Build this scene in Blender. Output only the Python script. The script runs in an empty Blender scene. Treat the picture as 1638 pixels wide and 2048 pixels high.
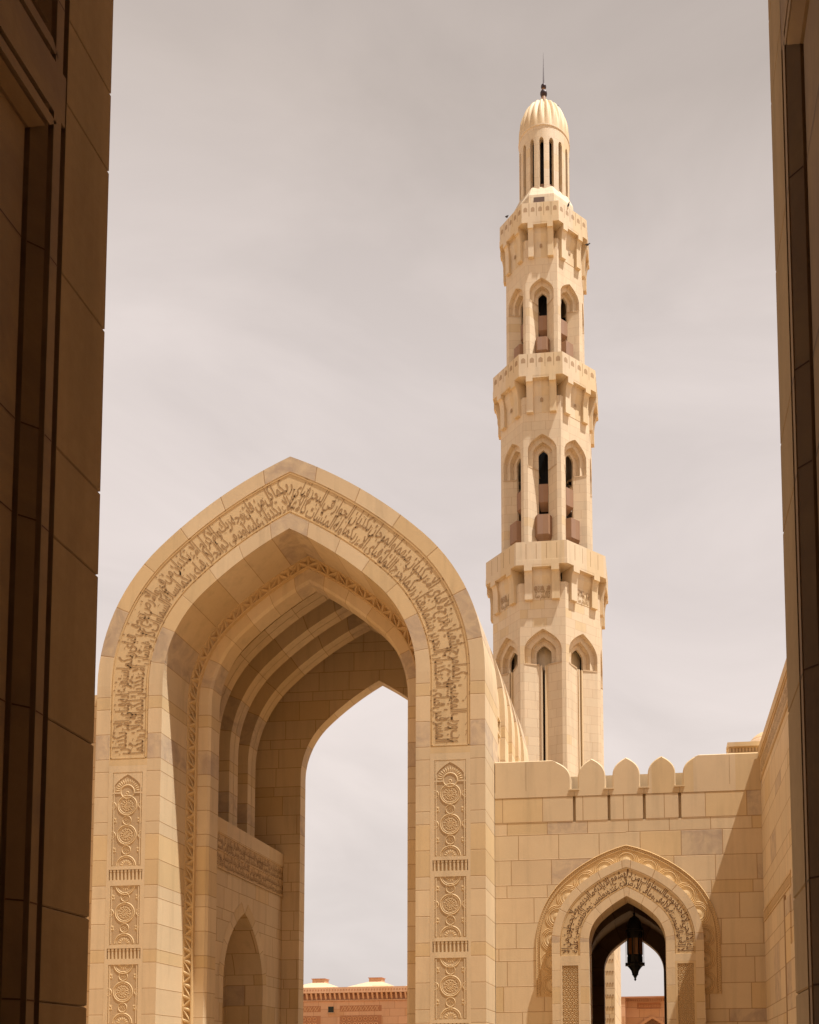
import bpy, math, random
from mathutils import Vector, Matrix
random.seed(7)
SC = bpy.context.scene
COL = SC.collection

# ------------------------------------------------------------------ camera, sky, sun, exposure
cam_d = bpy.data.cameras.new('camera')
cam = bpy.data.objects.new('camera', cam_d); COL.objects.link(cam); SC.camera = cam
cam_d.sensor_fit = 'HORIZONTAL'; cam_d.sensor_width = 36.0
cam_d.lens = 1997.8 / 1638 * 36.0
cam_d.shift_x = (819 - 1131.4) / 1638
cam_d.shift_y = (1989.1 - 1024) / 1638
cam_d.clip_start = 0.05; cam_d.clip_end = 3000
YAW, PITCH, ROLL = -0.0897, 0.0772, 0.0102
def cam_axes(yaw, pitch, roll):
    cy, sy, cp, sp = math.cos(yaw), math.sin(yaw), math.cos(pitch), math.sin(pitch)
    fwd = Vector((sy*cp, cy*cp, sp)); right = Vector((cy, -sy, 0)); down = fwd.cross(right)
    cr, sr = math.cos(roll), math.sin(roll)
    return cr*right + sr*down, -sr*right + cr*down, fwd
_r, _d, _f = cam_axes(YAW, PITCH, ROLL)
cam.matrix_world = Matrix(((_r.x, -_d.x, -_f.x, 0), (_r.y, -_d.y, -_f.y, 0), (_r.z, -_d.z, -_f.z, 1.6), (0, 0, 0, 1)))

SUN = Vector((2.6, -1.0, 7.6)).normalized()          # towards the sun: high, to the right, a little behind the camera
sd = bpy.data.lights.new('sun', 'SUN'); sd.energy = 5.0; sd.angle = math.radians(0.55); sd.color = (1.0, 0.985, 0.93)
so = bpy.data.objects.new('sun', sd); COL.objects.link(so)
so.rotation_euler = SUN.to_track_quat('Z', 'Y').to_euler()
sun_elev = math.asin(SUN.z); sun_rot = math.atan2(SUN.x, SUN.y)

W = bpy.data.worlds.new("World"); SC.world = W; W.use_nodes = True
nt = W.node_tree; nt.nodes.clear()
def N(t, kind, **kw):
    n = t.nodes.new(kind)
    for k, v in kw.items():
        if k == 'inp':
            for kk, vv in v.items(): n.inputs[kk].default_value = vv
        else: setattr(n, k, v)
    return n
sky = N(nt, 'ShaderNodeTexSky', sky_type='NISHITA', sun_disc=False, sun_elevation=sun_elev, sun_rotation=sun_rot,
        air_density=1.5, dust_density=6.0, ozone_density=1.0)
bg1 = N(nt, 'ShaderNodeBackground', inp={'Strength': 0.05})
nt.links.new(sky.outputs[0], bg1.inputs[0])
tc = N(nt, 'ShaderNodeTexCoord')
sep = N(nt, 'ShaderNodeSeparateXYZ'); nt.links.new(tc.outputs['Generated'], sep.inputs[0])
ramp = N(nt, 'ShaderNodeValToRGB'); nt.links.new(sep.outputs['Z'], ramp.inputs[0])
cr = ramp.color_ramp
def stops(cr, lst):
    while len(cr.elements) > 1: cr.elements.remove(cr.elements[-1])
    cr.elements[0].position = lst[0][0]; cr.elements[0].color = (*lst[0][1], 1)
    for p, c in lst[1:]:
        e = cr.elements.new(p); e.color = (*c, 1)
stops(cr, [(0.0, (.54, .48, .455)), (.12, (.615, .555, .53)), (.27, (.665, .59, .555)), (.42, (.635, .56, .53)), (.58, (.60, .53, .50)), (.65, (.55, .48, .445)), (.72, (.455, .39, .35)), (1.0, (.17, .145, .13))])
mp = N(nt, 'ShaderNodeMapping', inp={'Scale': (1.2, 1.2, 3.4), 'Rotation': (0, .25, .4)})
nt.links.new(tc.outputs['Generated'], mp.inputs[0])
nz = N(nt, 'ShaderNodeTexNoise', inp={'Scale': 2.1, 'Detail': 7.0, 'Roughness': .55, 'Distortion': .8}); nt.links.new(mp.outputs[0], nz.inputs['Vector'])
mr = N(nt, 'ShaderNodeMapRange', inp={'From Min': .35, 'From Max': .7, 'To Min': .90, 'To Max': 1.07}); nt.links.new(nz.outputs[0], mr.inputs[0])
vm = N(nt, 'ShaderNodeVectorMath', operation='SCALE'); nt.links.new(ramp.outputs[0], vm.inputs[0]); nt.links.new(mr.outputs[0], vm.inputs['Scale'])
bg2 = N(nt, 'ShaderNodeBackground', inp={'Strength': 0.93}); nt.links.new(vm.outputs[0], bg2.inputs[0])
ad = N(nt, 'ShaderNodeMixShader', inp={0: 0.92}); nt.links.new(bg1.outputs[0], ad.inputs[1]); nt.links.new(bg2.outputs[0], ad.inputs[2])
wo = N(nt, 'ShaderNodeOutputWorld'); nt.links.new(ad.outputs[0], wo.inputs[0])

SC.view_settings.view_transform = 'Standard'; SC.view_settings.look = 'None'
SC.view_settings.exposure = 0.54; SC.view_settings.gamma = 1.0
SC.cycles.max_bounces = 8; SC.cycles.diffuse_bounces = 3

# ------------------------------------------------------------------ materials
PER, HALF, PHASE = 1.534, .307, -.026
def stone(name, base, rows='ffh', block=0.98, vert=True, joint=.014, joint_col=None, grey=.13, yellow=.16, vary=.11, rough=.62, row_h=.31, grain=1.0, spec=.25):
    """procedural cut stone: coursed joints from the UV map (metres), every block its own tint, veins and grain in object space"""
    m = bpy.data.materials.new(name); m.use_nodes = True; t = m.node_tree; t.nodes.clear(); L = t.links.new
    out = N(t, 'ShaderNodeOutputMaterial'); bs = N(t, 'ShaderNodeBsdfPrincipled'); L(bs.outputs[0], out.inputs[0])
    bs.inputs['Roughness'].default_value = rough; bs.inputs['Specular IOR Level'].default_value = spec
    def M(op, a, b=None, c=None):
        n = N(t, 'ShaderNodeMath', operation=op)
        for i, x in enumerate((a, b, c)):
            if x is None: continue
            if isinstance(x, (int, float)): n.inputs[i].default_value = x
            else: L(x, n.inputs[i])
        return n.outputs[0]
    uv = N(t, 'ShaderNodeUVMap', uv_map='uv'); s = N(t, 'ShaderNodeSeparateXYZ'); L(uv.outputs[0], s.inputs[0])
    ob = N(t, 'ShaderNodeNewGeometry').outputs['Position']
    # tiny waviness of joints
    u, v = s.outputs[0], s.outputs[1]
    if rows == 'ffh':
        q = M('DIVIDE', M('SUBTRACT', v, PHASE), PER); n = M('FLOOR', q); f = M('MULTIPLY', M('FRACT', q), PER)
        row = M('ADD', M('MULTIPLY', n, 3.0), M('ADD', M('GREATER_THAN', f, .614), M('GREATER_THAN', f, 1.228)))
        dh = M('MINIMUM', M('MINIMUM', f, M('SUBTRACT', PER, f)), M('MINIMUM', M('ABSOLUTE', M('SUBTRACT', f, .614)), M('ABSOLUTE', M('SUBTRACT', f, 1.228))))
        cu = M('GREATER_THAN', v, 100.0); q2 = M('DIVIDE', v, .98); f2 = M('FRACT', q2); d2 = M('MULTIPLY', M('MINIMUM', f2, M('SUBTRACT', 1.0, f2)), .98)
        sel = lambda a, b: M('ADD', M('MULTIPLY', a, M('SUBTRACT', 1.0, cu)), M('MULTIPLY', b, cu))
        row = sel(row, M('FLOOR', q2)); dh = sel(dh, d2)
    elif rows == 'row':
        q = M('DIVIDE', v, row_h); row = M('FLOOR', q); f = M('FRACT', q)
        dh = M('MULTIPLY', M('MINIMUM', f, M('SUBTRACT', 1.0, f)), row_h)
    else:
        row = M('MULTIPLY', M('FLOOR', v), 0.0); dh = None
    d = dh
    if vert:
        wn = N(t, 'ShaderNodeTexWhiteNoise', noise_dimensions='1D'); L(M('ADD', row, 3.7), wn.inputs['W'])
        qu = M('ADD', M('DIVIDE', u, block), wn.outputs[0]); col = M('FLOOR', qu); fu = M('FRACT', qu)
        dv = M('MULTIPLY', M('MINIMUM', fu, M('SUBTRACT', 1.0, fu)), block)
        d = M('MINIMUM', dh, dv) if dh is not None else dv
    else: col = M('MULTIPLY', M('FLOOR', u), 1.0)
    cx = N(t, 'ShaderNodeCombineXYZ'); L(col, cx.inputs[0]); L(row, cx.inputs[1])
    w2 = N(t, 'ShaderNodeTexWhiteNoise', noise_dimensions='2D'); L(cx.outputs[0], w2.inputs['Vector'])
    sc = N(t, 'ShaderNodeSeparateColor'); L(w2.outputs['Color'], sc.inputs[0])
    r1, r2, r3 = sc.outputs[0], sc.outputs[1], sc.outputs[2]
    def mix(fac, a, b, mode='MIX'):
        n = N(t, 'ShaderNodeMix', data_type='RGBA', blend_type=mode)
        if isinstance(fac, (int, float)): n.inputs[0].default_value = fac
        else: L(fac, n.inputs[0])
        for i, x in ((6, a), (7, b)):
            if isinstance(x, tuple): n.inputs[i].default_value = (*x, 1)
            else: L(x, n.inputs[i])
        return n.outputs[2]
    B = base
    lum = M('ADD', 1.0 - vary / 2, M('MULTIPLY', r1, vary))
    c0 = mix(M('MULTIPLY', r2, .75), B, (B[0]*.985, B[1]*.95, B[2]*.93))
    # warm and grey-violet blocks
    c1 = mix(M('MULTIPLY', M('GREATER_THAN', r3, 1 - yellow), .55), c0, (B[0]*.95, B[1]*.86, B[2]*.66))
    nv = N(t, 'ShaderNodeTexNoise', inp={'Scale': 1.9, 'Detail': 6.0, 'Roughness': .62, 'Distortion': 1.4})
    va = N(t, 'ShaderNodeVectorMath', operation='ADD'); L(ob, va.inputs[0]); L(w2.outputs['Color'], va.inputs[1])
    vs = N(t, 'ShaderNodeVectorMath', operation='MULTIPLY_ADD'); L(w2.outputs['Color'], vs.inputs[0]); vs.inputs[1].default_value = (9, 9, 9); L(ob, vs.inputs[2])
    L(vs.outputs[0], nv.inputs['Vector'])
    vein = N(t, 'ShaderNodeMapRange', inp={'From Min': .40, 'From Max': .66}); L(nv.outputs[0], vein.inputs[0])
    isg = M('LESS_THAN', r3, grey)
    c2 = mix(M('MULTIPLY', isg, M('ADD', .25, M('MULTIPLY', vein.outputs[0], .7))), c1, (B[0]*.66, B[1]*.64, B[2]*.74))
    # faint veins everywhere + cloudy mottling + grain
    c3 = mix(M('MULTIPLY', vein.outputs[0], .09 * grain), c2, (B[0]*.72, B[1]*.60, B[2]*.55))
    n2 = N(t, 'ShaderNodeTexNoise', inp={'Scale': .55, 'Detail': 3.0}); L(ob, n2.inputs['Vector'])
    n3 = N(t, 'ShaderNodeTexNoise', inp={'Scale': 26.0, 'Detail': 4.0, 'Roughness': .7}); L(ob, n3.inputs['Vector'])
    lum2 = M('MULTIPLY', lum, M('ADD', 1 - .085*grain, M('MULTIPLY', n2.outputs[0], .19*grain)))
    # rain streaks and dust
    ms = N(t, 'ShaderNodeMapping', inp={'Scale': (2.6, 2.6, .22)}); L(ob, ms.inputs[0])
    n4 = N(t, 'ShaderNodeTexNoise', inp={'Scale': 1.5, 'Detail': 6.0, 'Roughness': .6}); L(ms.outputs[0], n4.inputs['Vector'])
    st = N(t, 'ShaderNodeMapRange', inp={'From Min': .50, 'From Max': .72, 'To Min': 1.0, 'To Max': 1 - .13*min(grain, 1.6)}); L(n4.outputs[0], st.inputs[0])
    lum2 = M('MULTIPLY', lum2, st.outputs[0])
    lum3 = M('MULTIPLY', lum2, M('ADD', 1 - .045*grain, M('MULTIPLY', n3.outputs[0], .09*grain)))
    sv = N(t, 'ShaderNodeVectorMath', operation='SCALE'); L(c3, sv.inputs[0]); L(lum3, sv.inputs['Scale'])
    colr = sv.outputs[0]
    bn = N(t, 'ShaderNodeBump', inp={'Strength': .35, 'Distance': .01})
    if d is not None:
        j = N(t, 'ShaderNodeMapRange', interpolation_type='SMOOTHSTEP', inp={'From Min': joint*.35, 'From Max': joint, 'To Min': 1.0, 'To Max': 0.0}); L(d, j.inputs[0])
        jc = joint_col or (B[0]*.50, B[1]*.34, B[2]*.22)
        colr = mix(M('MULTIPLY', j.outputs[0], .68), colr, jc)
        hgt = M('SUBTRACT', M('MULTIPLY', n3.outputs[0], .25), j.outputs[0])
    else: hgt = M('MULTIPLY', n3.outputs[0], .25)
    L(hgt, bn.inputs['Height']); L(bn.outputs[0], bs.inputs['Normal'])
    L(colr, bs.inputs['Base Color'])
    return m
BASE = (.665, .51, .32)
M_WALL = stone('cream_stone_courses', BASE, grey=.06)
M_RING = stone('cream_stone_voussoirs', BASE, vert=False, grey=.15)
M_PLAIN = stone('cream_stone_plain', BASE, rows='none', vert=False, grey=0, vary=0)
M_WARM = stone('honey_stone_carved', (.63, .46, .265), rows='none', vert=False, grey=0, vary=0)
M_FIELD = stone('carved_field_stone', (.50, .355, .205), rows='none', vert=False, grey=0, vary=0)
M_LETTER = stone('letter_shade_detail_stone', (.37, .24, .13), rows='none', vert=False, grey=0, vary=0)  # brown with the shade of carved strokes painted in; joints share it
M_LETTER2 = stone('letter_shade_detail_stone_dark', (.15, .075, .033), rows='none', vert=False, grey=0, vary=0)  # darker brown, cut-letter shade painted in; jamb joints share it
M_MIN = stone('minaret_stone', (.66, .525, .365), rows='row', row_h=.40, block=.62, joint=.011, joint_col=(.48,.32,.19), grey=0, yellow=.06, vary=.07)
M_MINP = stone('minaret_stone_plain', (.66, .525, .365), rows='none', vert=False, grey=0, vary=0)
M_ROSE = stone('rose_sandstone', (.31, .185, .12), rows='none', vert=False, grey=0, vary=0)
M_PINK = stone('pink_sandstone', (.60, .35, .205), rows='row', row_h=.6, block=1.2, joint=.02, grey=.03)
M_PINKP = stone('pink_sandstone_plain', (.60, .35, .205), rows='none', vert=False, grey=0, vary=0)
M_PINKD = stone('pink_sandstone_deep', (.42, .20, .11), rows='none', vert=False, grey=0, vary=0)
M_ROOF = stone('pale_roof_stone', (.62, .44, .285), rows='row', row_h=.35, block=40, joint=.02, grey=0)
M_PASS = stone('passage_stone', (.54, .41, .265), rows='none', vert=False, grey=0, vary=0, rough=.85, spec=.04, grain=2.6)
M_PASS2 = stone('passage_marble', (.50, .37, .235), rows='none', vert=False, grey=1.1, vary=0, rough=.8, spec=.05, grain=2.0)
M_FLOOR = stone('paving_marble', (.44, .295, .16), rows='row', row_h=.9, block=.9, joint=.012, rough=.3)
def flat(name, c, rough=.5, metal=0.0, **kw):
    m = bpy.data.materials.new(name); m.use_nodes = True; b = m.node_tree.nodes['Principled BSDF']
    t = m.node_tree; nn = N(t, 'ShaderNodeTexNoise', inp={'Scale': 14.0, 'Detail': 3.0})
    mx = N(t, 'ShaderNodeMix', data_type='RGBA'); mx.inputs[6].default_value = (*[x*.8 for x in c], 1); mx.inputs[7].default_value = (*[min(1, x*1.15) for x in c], 1)
    t.links.new(nn.outputs[0], mx.inputs[0]); t.links.new(mx.outputs[2], b.inputs['Base Color'])
    b.inputs['Roughness'].default_value = rough; b.inputs['Metallic'].default_value = metal
    return m
M_IRON = flat('blackened_metal', (.012, .011, .012), .45, .3)
M_GLASS = flat('amber_lantern_glass', (.20, .085, .03), .25)
M_DARK = flat('dark_window_glass', (.02, .028, .026), .15)
M_BRONZE = flat('dark_bronze', (.05, .03, .035), .4, .5)
M_BIRD = flat('pigeon_grey', (.035, .03, .04), .8)
M_OPENING = flat('opening_shade_brown', (.12, .06, .035), .7)  # flat brown standing in for shade inside the windows and vent

# ------------------------------------------------------------------ mesh helpers
class MB:
    def __init__(s): s.v = []; s.f = []; s.uv = []; s.sm = []
    def poly(s, pts, uvs=None, smooth=False):
        i = len(s.v); s.v += [tuple(p) for p in pts]; s.f.append(tuple(range(i, i + len(pts))))
        if uvs is None:
            a, b = Vector(pts[1]) - Vector(pts[0]), Vector(pts[2]) - Vector(pts[0]); n = a.cross(b)
            ax = max(range(3), key=lambda k: abs(n[k]))
            uvs = [(p[1], p[2]) if ax == 0 else (p[0], p[2]) if ax == 1 else (p[0], p[1]) for p in pts]
        s.uv.append(list(uvs)); s.sm.append(smooth)
    def box(s, a, b, skip=''):
        (x0, y0, z0), (x1, y1, z1) = a, b
        P = lambda x, y, z: (x, y, z)
        if '-y' not in skip: s.poly([P(x0,y0,z0), P(x1,y0,z0), P(x1,y0,z1), P(x0,y0,z1)])
        if '+y' not in skip: s.poly([P(x1,y1,z0), P(x0,y1,z0), P(x0,y1,z1), P(x1,y1,z1)])
        if '-x' not in skip: s.poly([P(x0,y1,z0), P(x0,y0,z0), P(x0,y0,z1), P(x0,y1,z1)])
        if '+x' not in skip: s.poly([P(x1,y0,z0), P(x1,y1,z0), P(x1,y1,z1), P(x1,y0,z1)])
        if '+z' not in skip: s.poly([P(x0,y0,z1), P(x1,y0,z1), P(x1,y1,z1), P(x0,y1,z1)])
        if '-z' not in skip: s.poly([P(x0,y1,z0), P(x1,y1,z0), P(x1,y0,z0), P(x0,y0,z0)])
    def strip(s, A, B, ua, ub, vv, smooth=False):
        for i in range(len(A) - 1):
            s.poly([A[i], B[i], B[i+1], A[i+1]], [(ua, vv[i]), (ub, vv[i]), (ub, vv[i+1]), (ua, vv[i+1])], smooth)
    def lathe(s, prof, c=(0, 0), n=24, smooth=True, cap=True):
        for k in range(n):
            a0, a1 = 2*math.pi*k/n, 2*math.pi*(k+1)/n
            for (r0, z0), (r1, z1) in zip(prof, prof[1:]):
                P = [(c[0]+r0*math.cos(a0), c[1]+r0*math.sin(a0), z0), (c[0]+r0*math.cos(a1), c[1]+r0*math.sin(a1), z0),
                     (c[0]+r1*math.cos(a1), c[1]+r1*math.sin(a1), z1), (c[0]+r1*math.cos(a0), c[1]+r1*math.sin(a0), z1)]
                R = max(r0, r1)
                if r0 < 1e-5: P = P[1:]; U = [(R*a1, z0), (R*a1, z1), (R*a0, z1)]
                elif r1 < 1e-5: P = P[:3]; U = [(R*a0, z0), (R*a1, z0), (R*a1, z1)]
                else: U = [(R*a0, z0), (R*a1, z0), (R*a1, z1), (R*a0, z1)]
                s.poly(P, U, smooth)
    def tube(s, p, q, r, n=8, r2=None):
        p, q = Vector(p), Vector(q); d = (q - p).normalized(); a = d.orthogonal().normalized(); b = d.cross(a); r2 = r if r2 is None else r2
        ring = lambda c, rr: [c + rr*(math.cos(2*math.pi*k/n)*a + math.sin(2*math.pi*k/n)*b) for k in range(n)]
        A, B = ring(p, r), ring(q, r2)
        for k in range(n): s.poly([A[k], A[(k+1) % n], B[(k+1) % n], B[k]], None, True)
        s.poly(A[::-1]); s.poly(B)
    def xf(s, fn): s.v = [tuple(fn(*p)) for p in s.v]; return s
    def add(s, o):
        i = len(s.v); s.v += o.v; s.f += [tuple(j + i for j in f) for f in o.f]; s.uv += o.uv; s.sm += o.sm; return s
    def build(s, name, mat, parent=None, weld=False):
        me = bpy.data.meshes.new(name); me.from_pydata(s.v, [], s.f)
        l = me.uv_layers.new(name='uv'); flat_uv = [c for f in s.uv for p in f for c in p]
        l.data.foreach_set('uv', flat_uv)
        me.polygons.foreach_set('use_smooth', s.sm); me.materials.append(mat)
        if weld:
            import bmesh
            bm = bmesh.new(); bm.from_mesh(me); bmesh.ops.remove_doubles(bm, verts=bm.verts, dist=1e-4); bm.to_mesh(me); bm.free()
        me.update()
        o = bpy.data.objects.new(name, me); COL.objects.link(o)
        if parent is not None: o.parent = parent
        return o
def tag(o, label=None, cat=None, group=None, kind=None):
    if label: o['label'] = label
    if cat: o['category'] = cat
    if group: o['group'] = group
    if kind: o['kind'] = kind
    return o
def empty(name, loc, label, cat, group=None):
    o = bpy.data.objects.new(name, None); COL.objects.link(o); o.location = loc; o.empty_display_size = .3
    return tag(o, label, cat, group)
def to_local(o):   # meshes are written in world coordinates; move them under their thing's base
    bpy.context.view_layer.update()
    for c in o.children_recursive:
        if c.type == 'MESH' and c.parent == o: c.matrix_parent_inverse = o.matrix_world.inverted()
def copy_tree(o, parent=None):
    c = o.copy(); COL.objects.link(c); c.parent = parent
    if parent is not None: c.matrix_parent_inverse = o.matrix_parent_inverse.copy()
    for ch in o.children: copy_tree(ch, c)
    return c

# pointed (four-centred) arch profile: half curve from (w,0) up to the apex (0,top); offset keeps the curves parallel
def half_arch(w, zs, off=0.0, n1=14, n2=12, k1=.971, k2=3.02, th=math.radians(47), z0=0.0, nv=1):
    r1, r2 = w*k1, w*k2; c1 = (w - r1, zs); c2 = (c1[0] - (r2-r1)*math.cos(th), zs - (r2-r1)*math.sin(th)); r1 += off; r2 += off
    pts = []
    if z0 < zs:
        for i in range(nv): pts.append((w + off, z0 + (zs - z0)*i/nv))
    for i in range(n1 + 1):
        a = th*i/n1; pts.append((c1[0] + r1*math.cos(a), c1[1] + r1*math.sin(a)))
    te = math.acos(max(-1, min(1, -c2[0]/r2)))
    for i in range(1, n2 + 1):
        a = th + (te - th)*i/n2; pts.append((c2[0] + r2*math.cos(a), c2[1] + r2*math.sin(a)))
    pts[-1] = (0.0, pts[-1][1])
    if w < 1.2 and off > 0: pts = [(x, z - off*.09*max(0.0, 1 - x/(w+off)*1.25)**1.3) for x, z in pts]
    return pts
def lens(pts, z0=None):
    L = [pts[0][1] if z0 is None else z0]
    for a, b in zip(pts, pts[1:]): L.append(L[-1] + math.hypot(b[0]-a[0], b[1]-a[1]))
    return L
def arch_ring(mb, w, zs, o0, o1, y0, y1, cx, z0=0.0, smooth=False, u=.5):
    """band between offsets o0,o1 (frontal if y0==y1; soffit if o0==o1), both halves; courses run on into radial voussoir joints"""
    A = half_arch(w, zs, o0, z0=z0); B = half_arch(w, zs, o1, z0=z0); k = 1 if z0 < zs else 0
    V1 = [A[0][1], A[1][1]]; V2 = [200.3 + l for l in lens(half_arch(w, zs, w*.2, z0=zs), 0)]
    ua, ub = u if isinstance(u, tuple) else (u, u)
    for sg in (1, -1):
        PA = [(cx + sg*x, y0, z) for x, z in A]; PB = [(cx + sg*x, y1, z) for x, z in B]
        for a, b, V in ((PA[:2], PB[:2], V1), (PA[k:], PB[k:], V2)) if k else ((PA, PB, V2),):
            if sg == 1: mb.strip(a, b, ua, ub, V, smooth)
            else: mb.strip(b, a, ub, ua, V, smooth)
def wall_above(mb, curve, y, cx, x0, x1, ztop, z0=0.0):
    """frontal wall filling the rectangle x0..x1, z0..ztop around an arch curve (list of half points)"""
    for sg in (1, -1):
        P = [(cx + sg*x, z) for x, z in curve]
        edge = x1 if sg == 1 else x0
        for (xa, za), (xb, zb) in zip(P, P[1:]):
            if abs(xa - xb) < 1e-6:
                if zb - za > 1e-6: mb.poly([(xa, y, za), (edge, y, za), (edge, y, zb), (xa, y, zb)])
            else:
                mb.poly([(xa, y, za), (edge, y, za), (edge, y, zb), (xb, y, zb)])
        xa, za = P[-1]
        if ztop > za: mb.poly([(xa, y, za), (edge, y, za), (edge, y, ztop), (xa, y, ztop)])

# ------------------------------------------------------------------ Arabic lettering (presentation forms of the built-in font)
_F = {'ء': (0xFE80,), 'آ': (0xFE81, 0xFE82), 'أ': (0xFE83, 0xFE84), 'ؤ': (0xFE85, 0xFE86), 'إ': (0xFE87, 0xFE88), 'ا': (0xFE8D, 0xFE8E),
      'ة': (0xFE93, 0xFE94), 'د': (0xFEA9, 0xFEAA), 'ذ': (0xFEAB, 0xFEAC), 'ر': (0xFEAD, 0xFEAE), 'ز': (0xFEAF, 0xFEB0), 'و': (0xFEED, 0xFEEE), 'ى': (0xFEEF, 0xFEF0)}
for ch, s0 in (('ئ', 0xFE89), ('ب', 0xFE8F), ('ت', 0xFE95), ('ث', 0xFE99), ('ج', 0xFE9D), ('ح', 0xFEA1), ('خ', 0xFEA5), ('س', 0xFEB1), ('ش', 0xFEB5), ('ص', 0xFEB9),
               ('ض', 0xFEBD), ('ط', 0xFEC1), ('ظ', 0xFEC5), ('ع', 0xFEC9), ('غ', 0xFECD), ('ف', 0xFED1), ('ق', 0xFED5), ('ك', 0xFED9), ('ل', 0xFEDD), ('م', 0xFEE1),
               ('ن', 0xFEE5), ('ه', 0xFEE9), ('ي', 0xFEF1)): _F[ch] = (s0, s0+1, s0+2, s0+3)
_LA = {'آ': 0xFEF5, 'أ': 0xFEF7, 'إ': 0xFEF9, 'ا': 0xFEFB}
def shape_ar(t):
    out = []; i = 0; prev = False
    while i < len(t):
        ch = t[i]
        if ch not in _F: out.append(ch); prev = False; i += 1; continue
        if ch == 'ل' and i + 1 < len(t) and t[i+1] in _LA:
            out.append(chr(_LA[t[i+1]] + (1 if prev else 0))); prev = False; i += 2; continue
        f = _F[ch]; nxt = i + 1 < len(t) and t[i+1] in _F and len(_F[t[i+1]]) > 1
        dual = len(f) == 4
        if len(f) == 1: k = 0
        elif prev: k = 3 if (dual and nxt) else 1
        else: k = 2 if (dual and nxt) else 0
        out.append(chr(f[k])); prev = dual; i += 1
    return ''.join(out)[::-1]
def text_polys(s, bold=.012):
    c = bpy.data.curves.new('tmp', 'FONT'); c.body = s; c.resolution_u = 2; c.offset = bold
    o = bpy.data.objects.new('tmp', c); COL.objects.link(o); bpy.context.view_layer.update()
    me = o.evaluated_get(bpy.context.evaluated_depsgraph_get()).to_mesh()
    v = [(p.co.x, p.co.y) for p in me.vertices]; f = [tuple(p.vertices) for p in me.polygons]
    bpy.data.objects.remove(o); bpy.data.curves.remove(c)
    return v, f
def lettering(mapfn, total, tiers, text, em, depth, marks=True, seed=1, bold=.012, aspect=1.25, sweeps=False):
    """lays RTL text in stacked tiers along a path of length total; mapfn(s, h, d) -> world"""
    mb = MB(); words = text.split(); nt_ = len(tiers); rnd = random.Random(seed); load = [0.0]*nt_; lines = [[] for _ in tiers]
    for w in words:
        v, f = text_polys(shape_ar(w), bold)
        x0, x1 = min(p[0] for p in v), max(p[0] for p in v); k = min(range(nt_), key=lambda q: load[q] + q*.01)
        lines[k].append((v, f, x0, x1)); load[k] += x1 - x0 + .10
    for (h0, hh), ln_, W_ in zip(tiers, lines, load):
        g = total*.995/W_; s_ = total*.0025
        for v, f, x0, x1 in ln_:
            i = len(mb.v); jit = rnd.uniform(-.06, .06)*hh; st = rnd.uniform(.94, 1.08)
            for x, y in v:
                yy = y*(1.15 if y > .45 else 1.0)*st; mb.v.append(tuple(mapfn(s_ + (x1 - x)*g, h0 + jit + yy*hh*aspect, depth)))
            for q in f: mb.f.append(tuple(k + i for k in q)); mb.uv.append([(0, 0)]*len(q)); mb.sm.append(False)
            s_ += (x1 - x0 + .10)*g
    if sweeps:   # the long drawn-out tails that cross the band
        s_ = .3
        while s_ < total - 1.5:
            Ls = rnd.uniform(.7, 1.5); h = rnd.uniform(-.10, .06); t = em*.045; n = 10
            for i in range(n):
                a, b = i/n, (i+1)/n; ha, hb = h + .05*math.sin(a*2.6), h + .05*math.sin(b*2.6); ta, tb = t*(.35 + a*.65), t*(.35 + b*.65)
                mb.poly([mapfn(s_+a*Ls, ha-ta, depth+.001), mapfn(s_+b*Ls, hb-tb, depth+.001), mapfn(s_+b*Ls, hb+tb, depth+.001), mapfn(s_+a*Ls, ha+ta, depth+.001)], [(0, 0)]*4)
            s_ += Ls + rnd.uniform(.1, .5)
    if marks:   # vowel strokes, dots and small v-marks between the tiers
        hmin, hmax = tiers[-1][0] - .12*em, tiers[0][0] + tiers[0][1]*.95
        n = int(total/em*5)
        for _ in range(n):
            s_, h = rnd.uniform(0, total), rnd.uniform(hmin, hmax); k = rnd.random(); e = em*.085
            if k < .5:
                a = rnd.uniform(.2, .7); P = [(-e, -e*a), (e, e*a*.6), (e*1.1, e*a*.6 + e*.45), (-e, -e*a + e*.45)]
            elif k < .8: P = [(0, -e*.5), (e*.5, 0), (0, e*.5), (-e*.5, 0)]
            else: P = [(-e*.8, e*.8), (-e*.4, e*.8), (0, 0), (e*.4, e*.8), (e*.8, e*.8), (e*.1, -e*.5), (-e*.1, -e*.5)]
            mb.poly([mapfn(s_ + x, h + y, depth) for x, y in P], [(0, 0)]*len(P))
    return mb
def arch_path(w, zs, off, cx, y, z0):
    """map (s along the centre line from right foot over the apex to left foot, h radial outward, d towards the viewer) to world"""
    H = half_arch(w, zs, off, z0=z0, n1=40, n2=30, nv=12)
    full = [(cx + x, z) for x, z in H] + [(cx - x, z) for x, z in H[-2::-1]]
    L = [0.0]
    for a, b in zip(full, full[1:]): L.append(L[-1] + math.hypot(b[0]-a[0], b[1]-a[1]))
    nr = []
    for i in range(len(full)):
        a, b = full[max(0, i-1)], full[min(len(full)-1, i+1)]; d = math.hypot(b[0]-a[0], b[1]-a[1])
        nr.append(((b[1]-a[1])/d, -(b[0]-a[0])/d))
    apex = len(H) - 1
    import bisect
    def fn(s, h, d):
        s = max(0, min(L[-1]-1e-6, s)); i = min(len(L)-2, bisect.bisect_right(L, s) - 1); t = (s - L[i])/(L[i+1]-L[i])
        x = full[i][0]*(1-t) + full[i+1][0]*t; z = full[i][1]*(1-t) + full[i+1][1]*t
        nx = nr[i][0]*(1-t) + nr[i+1][0]*t; nz_ = nr[i][1]*(1-t) + nr[i+1][1]*t
        return (x + nx*h, y - d, z + nz_*h)
    return fn, L[-1]
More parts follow.
